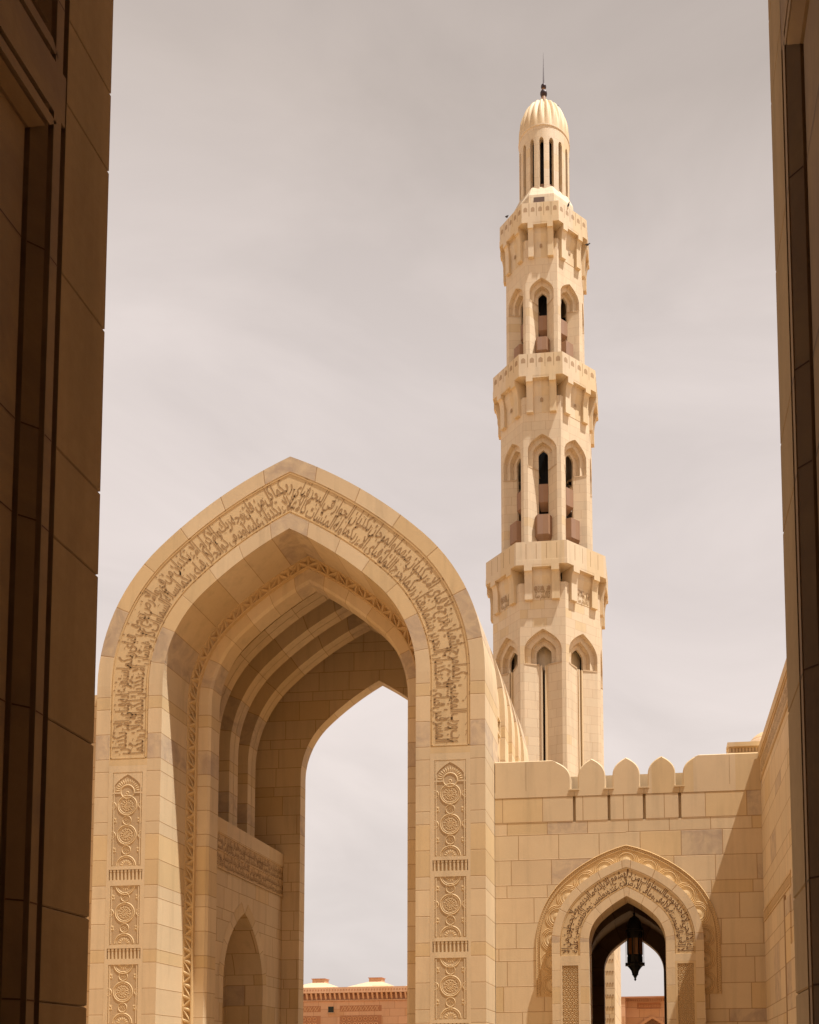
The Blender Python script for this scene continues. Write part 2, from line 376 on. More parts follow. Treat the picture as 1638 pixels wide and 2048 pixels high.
RAHMAN = ("رب المشرقين ورب المغربين فبأي آلاء ربكما تكذبان مرج البحرين يلتقيان بينهما برزخ لا يبغيان فبأي آلاء ربكما تكذبان "
  "يخرج منهما اللؤلؤ والمرجان فبأي آلاء ربكما تكذبان وله الجوار المنشآت في البحر كالأعلام فبأي آلاء ربكما تكذبان كل من عليها فان "
  "ويبقى وجه ربك ذو الجلال والإكرام فبأي آلاء ربكما تكذبان يسأله من في السماوات والأرض كل يوم هو في شأن فبأي آلاء ربكما تكذبان سنفرغ لكم أيه الثقلان فبأي آلاء ربكما تكذبان")
KURSI = ("الله لا إله إلا هو الحي القيوم لا تأخذه سنة ولا نوم له ما في السماوات وما في الأرض من ذا الذي يشفع عنده إلا بإذنه يعلم ما بين أيديهم "
  "وما خلفهم ولا يحيطون بشيء من علمه إلا بما شاء وسع كرسيه السماوات والأرض ولا يئوده حفظهما وهو العلي العظيم")

# ------------------------------------------------------------------ ground
g = MB(); S = 900
g.poly([(-S, -S, 0), (S, -S, 0), (S, S, 0), (-S, S, 0)], [(-S, -S), (S, -S), (S, S), (-S, S)])
tag(g.build('ground', M_FLOOR), kind='structure')

# ------------------------------------------------------------------ carved ornament helpers (frontal, world coordinates; y is the face, relief grows towards -y)
def disc(mb, cx, cz, r, y, n=24, a0=0, a1=2*math.pi, ry=None):
    P = [(cx + r*math.cos(a0 + (a1-a0)*k/n), y, cz + (ry or r)*math.sin(a0 + (a1-a0)*k/n)) for k in range(n if a1-a0 > 6.28 else n+1)]
    mb.poly(P, [(0, 0)]*len(P))
def ring(mb, cx, cz, r0, r1, y, h, n=28, a0=0, a1=2*math.pi):
    """raised annulus with sloped sides"""
    for k in range(n):
        A, B = a0 + (a1-a0)*k/n, a0 + (a1-a0)*(k+1)/n
        p = lambda r, a, yy: (cx + r*math.cos(a), yy, cz + r*math.sin(a))
        e = (r1-r0)*.36
        mb.poly([p(r0, A, y), p(r0+e, A, y-h), p(r0+e, B, y-h), p(r0, B, y)], [(0, 0)]*4)
        mb.poly([p(r0+e, A, y-h), p(r1-e, A, y-h), p(r1-e, B, y-h), p(r0+e, B, y-h)], [(0, 0)]*4)
        mb.poly([p(r1-e, A, y-h), p(r1, A, y), p(r1, B, y), p(r1-e, B, y-h)], [(0, 0)]*4)
def leaf(mb, cx, cz, a, l, w, y, h):
    """small raised leaf, ridge in the middle"""
    ca, sa = math.cos(a), math.sin(a); P = lambda t, s, yy: (cx + ca*t - sa*s, yy, cz + sa*t + ca*s)
    b, t_, L, R = P(0, 0, y), P(l, 0, y), P(l*.5, w/2, y), P(l*.5, -w/2, y); m = P(l*.55, 0, y - h)
    for q in ((b, L, m), (L, t_, m), (t_, R, m), (R, b, m)): mb.poly(q, [(0, 0)]*3)
def rosette(mb, cx, cz, r, y, h, petals=8, kind=0):
    """lobed interlace: a chain of small loops, leaves between them, a knot in the middle"""
    n = petals
    for k in range(n):
        a = 2*math.pi*k/n + (math.pi/n if kind % 2 else 0)
        px, pz = cx + r*.56*math.cos(a), cz + r*.56*math.sin(a)
        ring(mb, px, pz, r*.13, r*.20, y, h*.8, 8)
        leaf(mb, cx + r*.70*math.cos(a + math.pi/n), cz + r*.70*math.sin(a + math.pi/n), a + math.pi/n, r*.22, r*.15, y, h)
        leaf(mb, cx + r*.14*math.cos(a), cz + r*.14*math.sin(a), a, r*.27, r*.13, y, h)
    for k in range(4):
        a = math.pi/2*k + (math.pi/4 if kind % 2 else 0); ring(mb, cx + r*.2*math.cos(a), cz + r*.2*math.sin(a), r*.07, r*.13, y, h*.7, 6)
def medallion_panel(parent, cx, hw, ztop, zbot, y, seq, head=False, seed=0):
    """carved strip panel: flush frame, sunk field, chained roundels"""
    fr = MB(); D = .009
    fw = hw - .105
    # frame (flush, 3 mm proud) around the sunk field
    zt = ztop - (.10 if not head else .16); zb = zbot + .05; yf = y - .003
    for a, b in (((cx-hw, zbot), (cx-fw, ztop)), ((cx+fw, zbot), (cx+hw, ztop)), ((cx-fw, zt), (cx+fw, ztop)), ((cx-fw, zbot), (cx+fw, zb))):
        fr.poly([(a[0], yf, a[1]), (b[0], yf, a[1]), (b[0], yf, b[1]), (a[0], yf, b[1])])
    yb = y + D
    for p, q in (((cx-fw, zb), (cx-fw, zt)), ((cx-fw, zt), (cx+fw, zt)), ((cx+fw, zt), (cx+fw, zb)), ((cx+fw, zb), (cx-fw, zb))):
        fr.poly([(p[0], yf, p[1]), (q[0], yf, q[1]), (q[0], yb, q[1]), (p[0], yb, p[1])])
    inner = .025
    for a, b in (((cx-fw+inner, zb+inner), (cx-fw+inner*2, zt-inner)), ((cx+fw-inner*2, zb+inner), (cx+fw-inner, zt-inner))):
        fr.box((a[0], yb-.01, a[1]), (b[0], yb, b[1]), skip='+y')
    o = fr.build('medallion_panel', M_PLAIN, parent)
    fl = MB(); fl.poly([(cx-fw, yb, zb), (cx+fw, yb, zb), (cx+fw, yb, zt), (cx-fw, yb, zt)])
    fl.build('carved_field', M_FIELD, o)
    rl = MB()
    for i, (z, r) in enumerate(seq):
        if r > .2:
            full = zb + r < z < zt - r
            if full: a0, a1 = 0, 2*math.pi
            elif z < (ztop+zbot)/2: a0, a1 = 0, math.pi
            else: a0, a1 = math.pi, 2*math.pi
            ring(rl, cx, z, r-.03, r, yb, D, 28, a0, a1); ring(rl, cx, z, r-.062, r-.045, yb, D*.7, 28, a0, a1)
            if full:
                rosette(rl, cx, z, r-.065, yb, D*.75, 8 if i % 2 else 12, i)
                for sg in (1, -1):
                    ring(rl, cx + sg*fw, z, .075, .10, yb, D, 10, math.pi/2 if sg > 0 else -math.pi/2, 3*math.pi/2 if sg > 0 else math.pi/2)
                    ring(rl, cx + sg*fw, z, .035, .055, yb, D*.8, 10, math.pi/2 if sg > 0 else -math.pi/2, 3*math.pi/2 if sg > 0 else math.pi/2)
            else:
                for k in range(7):
                    a = a0 + math.pi*(k+.5)/7; leaf(rl, cx + .05*math.cos(a), z + .05*math.sin(a), a, .11, .045, yb, D*.7)
        else:
            ring(rl, cx, z, r-.02, r, yb, D, 20); rosette(rl, cx, z, r-.025, yb, D*.7, 6, i)
            for sg in (1, -1):      # lotus buds in the spandrels
                for k in range(5): leaf(rl, cx + sg*(fw-.06), z, math.pi/2 + (k-2)*.42, .085, .032, yb, D*.7); leaf(rl, cx + sg*(fw-.06), z, -math.pi/2 + (k-2)*.42, .085, .032, yb, D*.7)
                ring(rl, cx + sg*(fw-.06), z, .03, .045, yb, D*.8, 12)
    if head:
        zc = ztop - .645
        # pointed head: flush spandrels, rays and a bowl
        H = half_arch(fw-.01, zc, 0, n1=6, n2=6, z0=zc)
        sp = MB()
        for sg in (1, -1):
            for (xa, za), (xb, zb_) in zip(H, H[1:]):
                sp.poly([(cx+sg*xa, yb-D*.9, za), (cx+sg*xa, yb-D*.9, zt), (cx+sg*xb, yb-D*.9, zt), (cx+sg*xb, yb-D*.9, zb_)])
                sp.poly([(cx+sg*xa, yb-D*.9, za), (cx+sg*xb, yb-D*.9, zb_), (cx+sg*xb, yb, zb_), (cx+sg*xa, yb, za)])
        rl.add(sp)
        for k in range(15):
            a = math.pi*(k+.5)/15; leaf(rl, cx + .17*math.cos(a), zc + .02 + .17*math.sin(a), a, .15, .036, yb, D*.9)
        ring(rl, cx, zc+.01, .15, .18, yb, D, 24); ring(rl, cx, zc-.02, .02, .045, yb, D*.7, 12)
        rl.box((cx-fw, yb-D, zc-.035), (cx-.17, yb, zc), skip='+y'); rl.box((cx+.17, yb-D, zc-.035), (cx+fw, yb, zc), skip='+y')
    rl.build('roundels', M_PLAIN, o)
    return o
def fluted_band(parent, cx, hw, ztop, zbot, y, n=9):
    fr = MB(); yf = y - .003; D = .03; fw = hw - .06; zt, zb = ztop - .035, zbot + .035
    for a, b in (((cx-hw, zbot), (cx-fw, ztop)), ((cx+fw, zbot), (cx+hw, ztop)), ((cx-fw, zt), (cx+fw, ztop)), ((cx-fw, zbot), (cx+fw, zb))):
        fr.poly([(a[0], yf, a[1]), (b[0], yf, a[1]), (b[0], yf, b[1]), (a[0], yf, b[1])])
    o = fr.build('fluted_band', M_PLAIN, parent)
    f = MB(); yb = y + D; f.poly([(cx-fw, yb, zb), (cx+fw, yb, zb), (cx+fw, yb, zt), (cx-fw, yb, zt)])
    for p, q in (((cx-fw, zb), (cx-fw, zt)), ((cx-fw, zt), (cx+fw, zt)), ((cx+fw, zt), (cx+fw, zb)), ((cx+fw, zb), (cx-fw, zb))):
        f.poly([(p[0], yf, p[1]), (q[0], yf, q[1]), (q[0], yb, q[1]), (p[0], yb, p[1])])
    f.build('sunk_field', M_FIELD, o)
    b = MB()
    for k in range(n):
        x = cx - fw + 2*fw*(k+.5)/n; w = fw/n*.62
        b.box((x-w*.7, y+.004, zb), (x+w*.7, yb, zt), skip='+y'); b.box((x-w, y+.001, zt-.05), (x+w, yb-.01, zt-.002), skip='+y')
    b.build('flutes', M_PLAIN, o)
    return o

# ------------------------------------------------------------------ the great arched portal
CX, W0, ZS, YF = -8.57, 3.10, 11.0, 22.4
portal = empty('arched_portal', (CX, YF, 0), 'towering cream stone portal with carved inscription round its pointed arch', 'portal')
fr = MB()
arch_ring(fr, W0, ZS, 0, .34, YF, YF, CX)                       # inner border
arch_ring(fr, W0, ZS, 1.29, 1.64, YF, YF, CX)                   # outer border
# outer side and back of the front block
arch_ring(fr, W0, ZS, 1.64, 1.64, YF, 24.27, CX)
# first reveal (in two steps), ring plane and second reveal
arch_ring(fr, W0, ZS, 0, 0, YF, 23.70, CX)
front = fr.build('front_frame', M_RING, portal)
pl = MB(); YP = YF + .012
# plain field behind the lettering (sunk 12 mm), above z=9.17
H0, H1 = half_arch(W0, ZS, .34, z0=9.17), half_arch(W0, ZS, 1.29, z0=9.17)
for sg in (1, -1):
    A = [(CX + sg*x, YP, z) for x, z in H0]; B = [(CX + sg*x, YP, z) for x, z in H1]
    pl.strip(A, B, .5, .5, lens(H0, 9.17)) if sg == 1 else pl.strip(B, A, .5, .5, lens(H0, 9.17))
    for Hh in (H0, H1):
        P = [(CX + sg*x, YF, z) for x, z in Hh]; Q = [(CX + sg*x, YP, z) for x, z in Hh]; pl.strip(P, Q, .5, .5, lens(Hh, 9.17))
insc = pl.build('inscription_band', M_PLAIN, portal)
ml = MB()
for o0, o1 in ((.375, .395), (1.235, 1.255)):
    arch_ring(ml, W0, ZS, o0, o1, YP-.011, YP-.011, CX, z0=9.2)
    for oo in (o0, o1): arch_ring(ml, W0, ZS, oo, oo, YP-.011, YP, CX, z0=9.2)
for sg in (1, -1):
    a, b = sorted((CX + sg*(W0+.375), CX + sg*(W0+1.255))); ml.box((a, YP-.011, 9.2), (b, YP, 9.22), skip='+y')
ml.build('border_moulding', M_WARM, insc)
fn, LT = arch_path(W0, ZS, .815, CX, YP, 9.25)
lt = lettering(fn, LT, [(.035, .465), (-.36, .465)], RAHMAN, .36, .004, seed=4, bold=.012, aspect=1.0)
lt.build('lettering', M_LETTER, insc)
# block between the lettering and the roundel panels, with little notched ends
bk = MB()
for sg in (1, -1):
    a, b = sorted((CX + sg*(W0+.34), CX + sg*(W0+1.29)))
    bk.poly([(a, YF, 9.02), (b, YF, 9.02), (b, YF, 9.17), (a, YF, 9.17)], [(.5, 8.4), (.5, 8.4), (.5, 8.55), (.5, 8.55)])
    bk.poly([(a, YF, 9.17), (b, YF, 9.17), (b, YP, 9.17), (a, YP, 9.17)], [(.5, 8.5)]*4)
    bk.poly([(a, YF, 0), (b, YF, 0), (b, YF, .9), (a, YF, .9)])
bk.build('tie_block', M_PLAIN, portal)
zy = lambda y: 9.12 - (y-1500)*.0117
for sg in (1, -1):
    c = CX + sg*(W0 + .815); hw = .475
    medallion_panel(portal, c, hw, 9.02, zy(1721), YF, [(zy(1591), .25), (zy(1622), .115), (zy(1652), .25), (zy(1683.5), .115), (zy(1714)-.02, .25)], head=True)
    zt = zy(1721); k = 0
    while zt > 1.2:
        fluted_band(portal, c, hw, zt, zt-.32, YF); zt -= .32; h = 1.565
        medallion_panel(portal, c, hw, zt, zt-h, YF, [(zt-.08, .25), (zt-.375, .115), (zt-.745, .25), (zt-1.115, .115), (zt-h+.08, .25)], seed=k)
        zt -= h; k += 1
# zig-zag moulding between the two reveals
zz = MB(); zr = MB()
def cell_curve(off, n, z0):
    H = half_arch(W0, ZS, off, z0=z0, n1=60, n2=60, nv=60); L = lens(H, 0); res = []; T = L[-1]
    j = 0
    for k in range(n + 1):
        t = T*k/n
        while j < len(L) - 2 and L[j+1] < t: j += 1
        a = (t - L[j])/(L[j+1]-L[j]); res.append((H[j][0]*(1-a)+H[j+1][0]*a, H[j][1]*(1-a)+H[j+1][1]*a))
    return res
NC = 54
O_, I_ = cell_curve(-.005, NC, .0), cell_curve(-.235, NC, .0)
for sg in (1, -1):
    for k in range(NC):
        y0 = 23.70
        if k % 2 == 0: tri1 = (I_[k], O_[k], O_[k+1]); tri2 = (I_[k], O_[k+1], I_[k+1])
        else: tri1 = (O_[k], I_[k], I_[k+1]); tri2 = (O_[k], I_[k+1], O_[k+1])
        for tr in (tri1, tri2):
            c = [sum(p[i] for p in tr)/3 for i in (0, 1)]
            ins = [tuple(p[i]*.80 + c[i]*.20 for i in (0, 1)) for p in tr]
            P3 = [(CX+sg*p[0], y0, p[1]) for p in tr]; I3 = [(CX+sg*p[0], y0, p[1]) for p in ins]; cc = (CX+sg*c[0], y0+.085, c[1])
            for i in range(3):
                j = (i+1) % 3; zz.poly([P3[i], P3[j], I3[j], I3[i]], [(0, 0)]*4); zz.poly([I3[i], I3[j], cc], [(0, 0)]*3)
for o0, o1 in ((0, -.02), (-.22, -.25)): arch_ring(zz, W0, ZS, o0, o1, 23.695, 23.695, CX)
arch_ring(zz, W0, ZS, -.25, -.25, 23.695, 23.80, CX)
zz.build('zigzag_moulding', M_WARM, portal)
ir = MB(); WI = -.57
arch_ring(ir, W0, ZS, -.25, -.50, 23.80, 23.80, CX); arch_ring(ir, W0, ZS, -.50, -.56, 23.80, 23.86, CX); arch_ring(ir, W0, ZS, -.56, -.56, 23.86, 24.32, CX)
arch_ring(ir, W0, ZS, -.56, 1.5, 24.32, 24.32, CX)
ir.build('inner_ring', M_RING, portal)
# hall behind: side walls, ledge, vault with ribs, end wall with its arch
XW = 3.08
YB = 30.2
for sg in (1, -1):
    hall = MB(); x = CX + sg*XW
    if sg == 1:
        hall.poly([(x, 24.32, 0), (x, YB, 0), (x, YB, 8.53), (x, 24.32, 8.53)])
    else:   # left wall with blind arch recess
        yc, wv, zsv = 27.35, 1.36, 4.15
        cv = half_arch(wv, zsv, 0, n1=10, n2=10, k1=1.55, k2=1.9, th=math.radians(30), z0=0)
        for s2 in (1, -1):
            P = [(yc + s2*a, b) for a, b in cv]; edge = YB if s2 == 1 else 24.32
            for (ya, za), (yb_, zb_) in zip(P, P[1:]):
                if zb_ > za + 1e-6: hall.poly([(x, ya, za), (x, edge, za), (x, edge, zb_), (x, yb_, zb_)])
            hall.poly([(x, P[-1][0], P[-1][1]), (x, edge, P[-1][1]), (x, edge, 8.53), (x, P[-1][0], 8.53)])
    hall.poly([(x, 24.32, 8.53), (x, YB, 8.53), (CX+sg*4.33, YB, 8.53), (CX+sg*4.33, 24.32, 8.53)])
    hall.build('side_wall', M_WALL, portal)
nic = MB(); xl = CX - XW
V = lens(cv, 0)
for s2 in (1, -1):
    A = [(xl, yc + s2*a, b) for a, b in cv]; B = [(xl-1.1, yc + s2*a*.99, b) for a, b in cv]; nic.strip(A, B, 0, .8, [b for a, b in cv])
    cv2 = half_arch(wv-.42, zsv-.1, 0, n1=10, n2=10, k1=1.55, k2=1.9, th=math.radians(30), z0=0)
    C = [(xl-1.1, yc + s2*a, b) for a, b in cv2]; D2 = [(xl-2.3, yc + s2*a, b) for a, b in cv2]
    nic.strip(B, C, .8, 1.2, [b for a, b in cv]); nic.strip(C, D2, 1.2, 1.9, [b for a, b in cv2])
nic.poly([(xl-2.3, yc-2, 0), (xl-2.3, yc+2, 0), (xl-2.3, yc+2, 7), (xl-2.3, yc-2, 7)])
nic.build('blind_niche', M_WALL, portal)
av = MB()
for s2 in (1, -1):
    o1 = half_arch(wv, zsv, 0, n1=10, n2=10, k1=1.55, k2=1.9, th=math.radians(30), z0=zsv-.6); o2 = [(a + .30, b) if i < 1 else (a*1.0 + .30*(1 - i/len(o1)*.35), b + .30*(i/len(o1))) for i, (a, b) in enumerate(o1)]
    av.strip([(xl+.006, yc + s2*a, b) for a, b in o1], [(xl+.006, yc + s2*a, b) for a, b in o2], .5, .5, lens(o1))
av.build('niche_surround', M_RING, portal)
Yi0, Yi1 = 24.34, YB - .004
for sg in (1, -1):
    ib = MB(); x = CX + sg*(XW - .02)
    ib.poly([(x, Yi0, 7.16), (x, Yi1, 7.16), (x, Yi1, 8.14), (x, Yi0, 8.14)], [(0, 0)]*4)
    for z in (7.16, 7.205, 7.64, 7.665, 8.10, 8.14):
        pass
    for z0_, z1_ in ((7.16, 7.20), (7.64, 7.66), (8.10, 8.14)):
        a, b = sorted((x, x - sg*.02)); ib.box((a, Yi0, z0_), (b, Yi1, z1_))
    wi = ib.build('wall_inscription', M_WARM, portal)
def fwall(s, h, d): return (CX - XW + .02 + d, Yi1 - s if False else Yi0 + (Yi1-Yi0) - (s), 7.65 + h)
lw = lettering(fwall, Yi1 - Yi0, [(.24, .20), (.06, .20), (-.20, .20), (-.40, .20)], RAHMAN, .2, .006, seed=9)
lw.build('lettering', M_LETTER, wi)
for sg in (-1, 1):
    ld = MB(); a, b = sorted((CX + sg*(XW+.004), CX + sg*(XW - .05))); ld.box((a, 24.34, 8.141), (b, YB-.004, 8.532)); ld.build('ledge', M_PLAIN, portal)
vt = MB(); arch_ring(vt, W0, ZS, 1.22, 1.22, 24.32, YB, CX, z0=8.53, u=(24.32, YB))
vt.build('vault', M_WALL, portal)
for y0, y1 in ((26.1, 26.7), (27.4, 27.98), (28.7, 29.27)):
    rb = MB()
    arch_ring(rb, W0, ZS, .52, 1.23, y0, y0, CX, z0=8.53); arch_ring(rb, W0, ZS, .52, .52, y0, y0+.26, CX, z0=8.53, u=.2)
    arch_ring(rb, W0, ZS, .526, .526, y0+.26, y0+.30, CX, z0=8.53); arch_ring(rb, W0, ZS, .52, .52, y0+.30, y1, CX, z0=8.53, u=.2)
    arch_ring(rb, W0, ZS, .52, 1.23, y1, y1, CX, z0=8.53)
    rb.build('vault_rib', M_RING, portal)
bw = MB(); CI, CO = half_arch(W0, ZS, -.58, z0=0), half_arch(W0, ZS, 1.3, z0=0)
for yy in (YB, 30.64):
    for sg in (1, -1):      # coursed wall between the end arch and the vault
        for (a, b), (c, d) in zip(zip(CI, CO), zip(CI[1:], CO[1:])):
            bw.poly([(CX+sg*p[0], yy, p[1]) for p in (a, b, d, c)])
bw.build('end_wall', M_WALL, portal)
ba = MB(); arch_ring(ba, W0, ZS, -.58, -.58, YB, 30.64, CX); ba.build('end_arch', M_RING, portal)
# outside: vault body, ribs that step back along the flank, flank windows
ob_ = MB(); arch_ring(ob_, W0, ZS, 1.50, 1.50, 24.27, 30.64, CX); arch_ring(ob_, W0, ZS, 1.28, 1.50, 30.64, 30.64, CX, z0=8.5)
ob_.build('vault_back', M_RING, portal)
for y0, y1 in ((25.5, 26.1), (26.8, 27.4), (28.1, 28.66), (29.35, 30.62)):
    rb = MB(); arch_ring(rb, W0, ZS, 1.50, 1.64, y0, y0, CX); arch_ring(rb, W0, ZS, 1.64, 1.64, y0, y1, CX); arch_ring(rb, W0, ZS, 1.50, 1.64, y1, y1, CX)
    rb.build('outer_rib', M_RING, portal)
for (y0, y1, z1_) in ((24.5, 25.35, 10.75), (26.2, 26.7, 10.3), (27.5, 28.0, 9.8)):
    wn_ = MB(); x = CX + W0 + 1.50 + .004
    wn_.box((x-.02, y0, z1_-.42), (x+.05, y1, z1_-.36)); wn_.box((x-.02, y0, z1_), (x+.05, y1, z1_+.06))
    wn_.box((x-.02, y0, z1_-.36), (x+.05, y0+.07, z1_)); wn_.box((x-.02, y1-.07, z1_-.36), (x+.05, y1, z1_))
    o = wn_.build('flank_window', M_PLAIN, portal)
    p = MB(); yc_, hw_ = (y0+y1)/2, (y1-y0)*.36; A = half_arch(hw_, z1_-1.1, 0, n1=6, n2=6, z0=z1_-3.0)
    P = [(x, yc_+a, b) for a, b in A] + [(x, yc_-a, b) for a, b in A[-2::-1]]; p.poly(P, [(0, 0)]*len(P)); p.build('pane', M_OPENING, o)  # flat dark patch painted where the window recess is shaded
to_local(portal)

# ------------------------------------------------------------------ courtyard wall with merlons
YW = 23.7; XL, XR = -3.82, 2.62
wall = empty('crenellated_wall', (-.6, YW, 0), 'sunlit cream stone wall topped by rounded merlons, pierced by a gateway', 'wall')
GX, GW, GZ = -.637, .907, 4.66                       # gateway axis, half width, springing
fm = MB(); cvg = half_arch(GW, GZ, .90, z0=0)         # face stops at the gateway frame
wall_above(fm, cvg, YW, GX, XL, XR, 7.635)
slots = (-1.875, -1.035, -.185, .665)
edges = [XL] + [e for s_ in slots for e in (s_-.035, s_+.035)] + [XR]
for a, b in zip(edges[::2], edges[1::2]):
    fm.box((a, YW-.004, 7.635), (b, YW+.3, 8.262), skip='+y')
fm.poly([(XL, YW+.09, 7.6), (XR, YW+.09, 7.6), (XR, YW+.09, 8.3), (XL, YW+.09, 8.3)])
fm.poly([(XL, YW, 7.635), (XR, YW, 7.635), (XR, YW+.14, 7.635), (XL, YW+.14, 7.635)])
fm.build('wall_face', M_WALL, wall)
def merlon(cx, hw, z0, zs, both=True, x_end=None):
    mb = MB(); H = half_arch(hw, zs, 0, n1=8, n2=8, k1=.95, k2=2.2, th=math.radians(50), z0=z0)
    sc = (9.17 - zs)/(H[-1][1] - zs); H = [(x, zs + (z-zs)*sc if z > zs else z) for x, z in H]
    F = [(cx+x, z) for x, z in H] + [(cx-x, z) for x, z in H[-2::-1]]
    if x_end is not None:
        if x_end < cx: F = [(cx+x, z) for x, z in H] + [(x_end, H[-1][1]), (x_end, z0)]
        else: F = [(x_end, z0), (x_end, H[-1][1])] + [(cx-x, z) for x, z in H[::-1]]
    t = .42; y0 = YW + .002; e = .018
    cxm = sum(p[0] for p in F)/len(F)
    G = [(x + (e if x < cxm else -e), z - (e if z > z0+.01 else 0)) for x, z in F]
    mb.poly([(x, y0-.012, z) for x, z in G][::-1])
    n = len(F)
    for i in range(n):
        a, b, ga, gb = F[i], F[(i+1) % n], G[i], G[(i+1) % n]
        mb.poly([(ga[0], y0-.012, ga[1]), (gb[0], y0-.012, gb[1]), (b[0], y0+.008, b[1]), (a[0], y0+.008, a[1])])
        mb.poly([(a[0], y0+.008, a[1]), (b[0], y0+.008, b[1]), (b[0], y0+t, b[1]), (a[0], y0+t, a[1])])
    mb.poly([(x, y0+t, z) for x, z in F])
    return mb
mats = M_PLAIN
for cxm in (-1.445, -.61, .24): merlon(cxm, .33, 8.40, 8.74).build('merlon', M_PLAIN, wall)
merlon(-2.42, .46, 8.40, 8.70, x_end=XL).build('merlon', M_PLAIN, wall)
merlon(1.14, .39, 8.40, 8.74, x_end=XR).build('merlon', M_PLAIN, wall)
cp = MB()
edges2 = [XL] + [e for s_ in slots for e in (s_-.003, s_+.003)] + [XR]
for a, b in zip(edges2[::2], edges2[1::2]): cp.box((a, YW-.010, 8.262), (b, YW+.44, 8.40))
for s_ in slots: cp.box((s_-.125, YW-.03, 8.40), (s_+.125, YW+.43, 8.435))
cp.build('coping_course', M_PLAIN, wall)
bp = MB(); bp.box((XL, YW+.62, 7.0), (XR, YW+.9, 8.93)); bp.build('rear_parapet', M_PLAIN, wall)
bj = MB()   # joints cut in the big end merlons
for x in (-3.05, ): bj.box((x-.004, YW-.0115, 8.42), (x+.004, YW-.0105, 9.14))
for x in (1.86, ): bj.box((x-.004, YW-.0115, 8.42), (x+.004, YW-.0105, 9.14))
bj.build('joint', M_LETTER, wall)
cb = MB(); cb.box((1.80, YW+.05, 9.17), (2.62, YW+.5, 9.20)); cb.box((1.86, YW+.08, 9.20), (2.62, YW+.5, 9.35)); cb.box((1.83, YW+.03, 9.35), (2.62, YW+.5, 9.455))
cbo = cb.build('dentil_block', M_PLAIN, wall)
dn = MB()
for k in range(9): x = 1.92 + k*.078; dn.box((x, YW+.076, 9.225), (x+.03, YW+.079, 9.32))
dn.build('dentils', M_LETTER, cbo)
to_local(wall)

w = MB(); w.box((-20.0, 22.9, 0), (CX-W0-1.64-.004, 24.0, 11.0), skip='-z')
tag(w.build('flanking_wall', M_WALL), 'narrow strip of cream stone wall between the left passage jamb and the great portal', 'wall')

# ------------------------------------------------------------------ gateway
gate = empty('arched_gateway', (GX, YW, 0), 'pointed stone gateway with lettered frame and scalloped border in the crenellated wall', 'gateway')
YG = YW - .25
gf = MB()
arch_ring(gf, GW, GZ, 0, .21, YG, YG, GX); arch_ring(gf, GW, GZ, .69, .885, YG, YG, GX)
arch_ring(gf, GW, GZ, .885, .885, YG, YW+.02, GX)
arch_ring(gf, GW, GZ, 0, 0, YG, YW+.75, GX)
for sg in (1, -1):
    a, b = sorted((GX + sg*(GW+.21), GX + sg*(GW+.69))); gf.poly([(a, YG, 4.17), (b, YG, 4.17), (b, YG, 4.34), (a, YG, 4.34)], [(.5, 3.9)]*4)
    gf.poly([(a, YG, 4.34), (b, YG, 4.34), (b, YG+.012, 4.34), (a, YG+.012, 4.34)], [(.5, 3.9)]*4)
M_GRING = stone('gate_voussoirs', BASE, rows='row', row_h=.40, vert=False, joint=.009, grey=.05)
gf.build('gate_frame', M_GRING, gate)
gi = MB(); H0, H1 = half_arch(GW, GZ, .21, z0=4.34), half_arch(GW, GZ, .69, z0=4.34)
for sg in (1, -1):
    A = [(GX + sg*x, YG+.012, z) for x, z in H0]; B = [(GX + sg*x, YG+.012, z) for x, z in H1]
    gi.strip(A, B, .5, .5, lens(H0, 4.34))
    for Hh in (H0, H1): gi.strip([(GX + sg*x, YG, z) for x, z in Hh], [(GX + sg*x, YG+.012, z) for x, z in Hh], .5, .5, lens(Hh, 4.34))
gio = gi.build('inscription_band', M_PLAIN, gate)
gm = MB()
for o0, o1 in ((.225, .24), (.655, .67)):
    arch_ring(gm, GW, GZ, o0, o1, YG+.002, YG+.002, GX, z0=4.37)
    for oo in (o0, o1): arch_ring(gm, GW, GZ, oo, oo, YG+.002, YG+.012, GX, z0=4.37)
gm.build('border_moulding', M_WARM, gio)
fn, LT = arch_path(GW, GZ, .447, GX, YG+.012, 4.38)
lettering(fn, LT, [(.028, .225), (-.178, .225)], ' '.join(KURSI.split()[:38]), .18, .004, seed=5, bold=.008, aspect=1.0).build('lettering', M_LETTER2, gio)
# carved lattice panels under the lettering
for sg in (1, -1):
    c = GX + sg*(GW + .45); hw = .24
    lf = MB(); lf.poly([(c-hw, YG+.02, 0), (c+hw, YG+.02, 0), (c+hw, YG+.02, 4.17), (c-hw, YG+.02, 4.17)], [(0, 0)]*4)
    lf.poly([(c-hw, YG, 4.17), (c+hw, YG, 4.17), (c+hw, YG+.02, 4.17), (c-hw, YG+.02, 4.17)], [(0, 0)]*4)
    lo = lf.build('lattice_panel', M_FIELD, gate)
    lb = MB()
    for x0 in (c-hw, c+hw-.05): lb.box((x0, YG-.002, 0), (x0+.05, YG+.02, 4.109), skip='+y')
    lb.box((c-hw, YG-.002, 4.11), (c+hw, YG+.02, 4.168), skip='+y')
    nx = 4; dx = (hw-.06)*2/nx; z = 4.06; r_ = 0
    while z > 2.2:
        for k in range(nx + (r_ % 2)):
            x = c - hw + .06 + dx*(k + (.5 if r_ % 2 == 0 else 0)); x = max(c-hw+.075, min(c+hw-.075, x))
            ring(lb, x, z, .018, .036, YG+.02, .014, 6, math.pi/6, math.pi/6 + 2*math.pi)
            leaf(lb, x, z-.008, math.pi/2, .018, .012, YG+.02, .01)
        z -= .078; r_ += 1
    lb.build('lattice', M_PLAIN, lo)
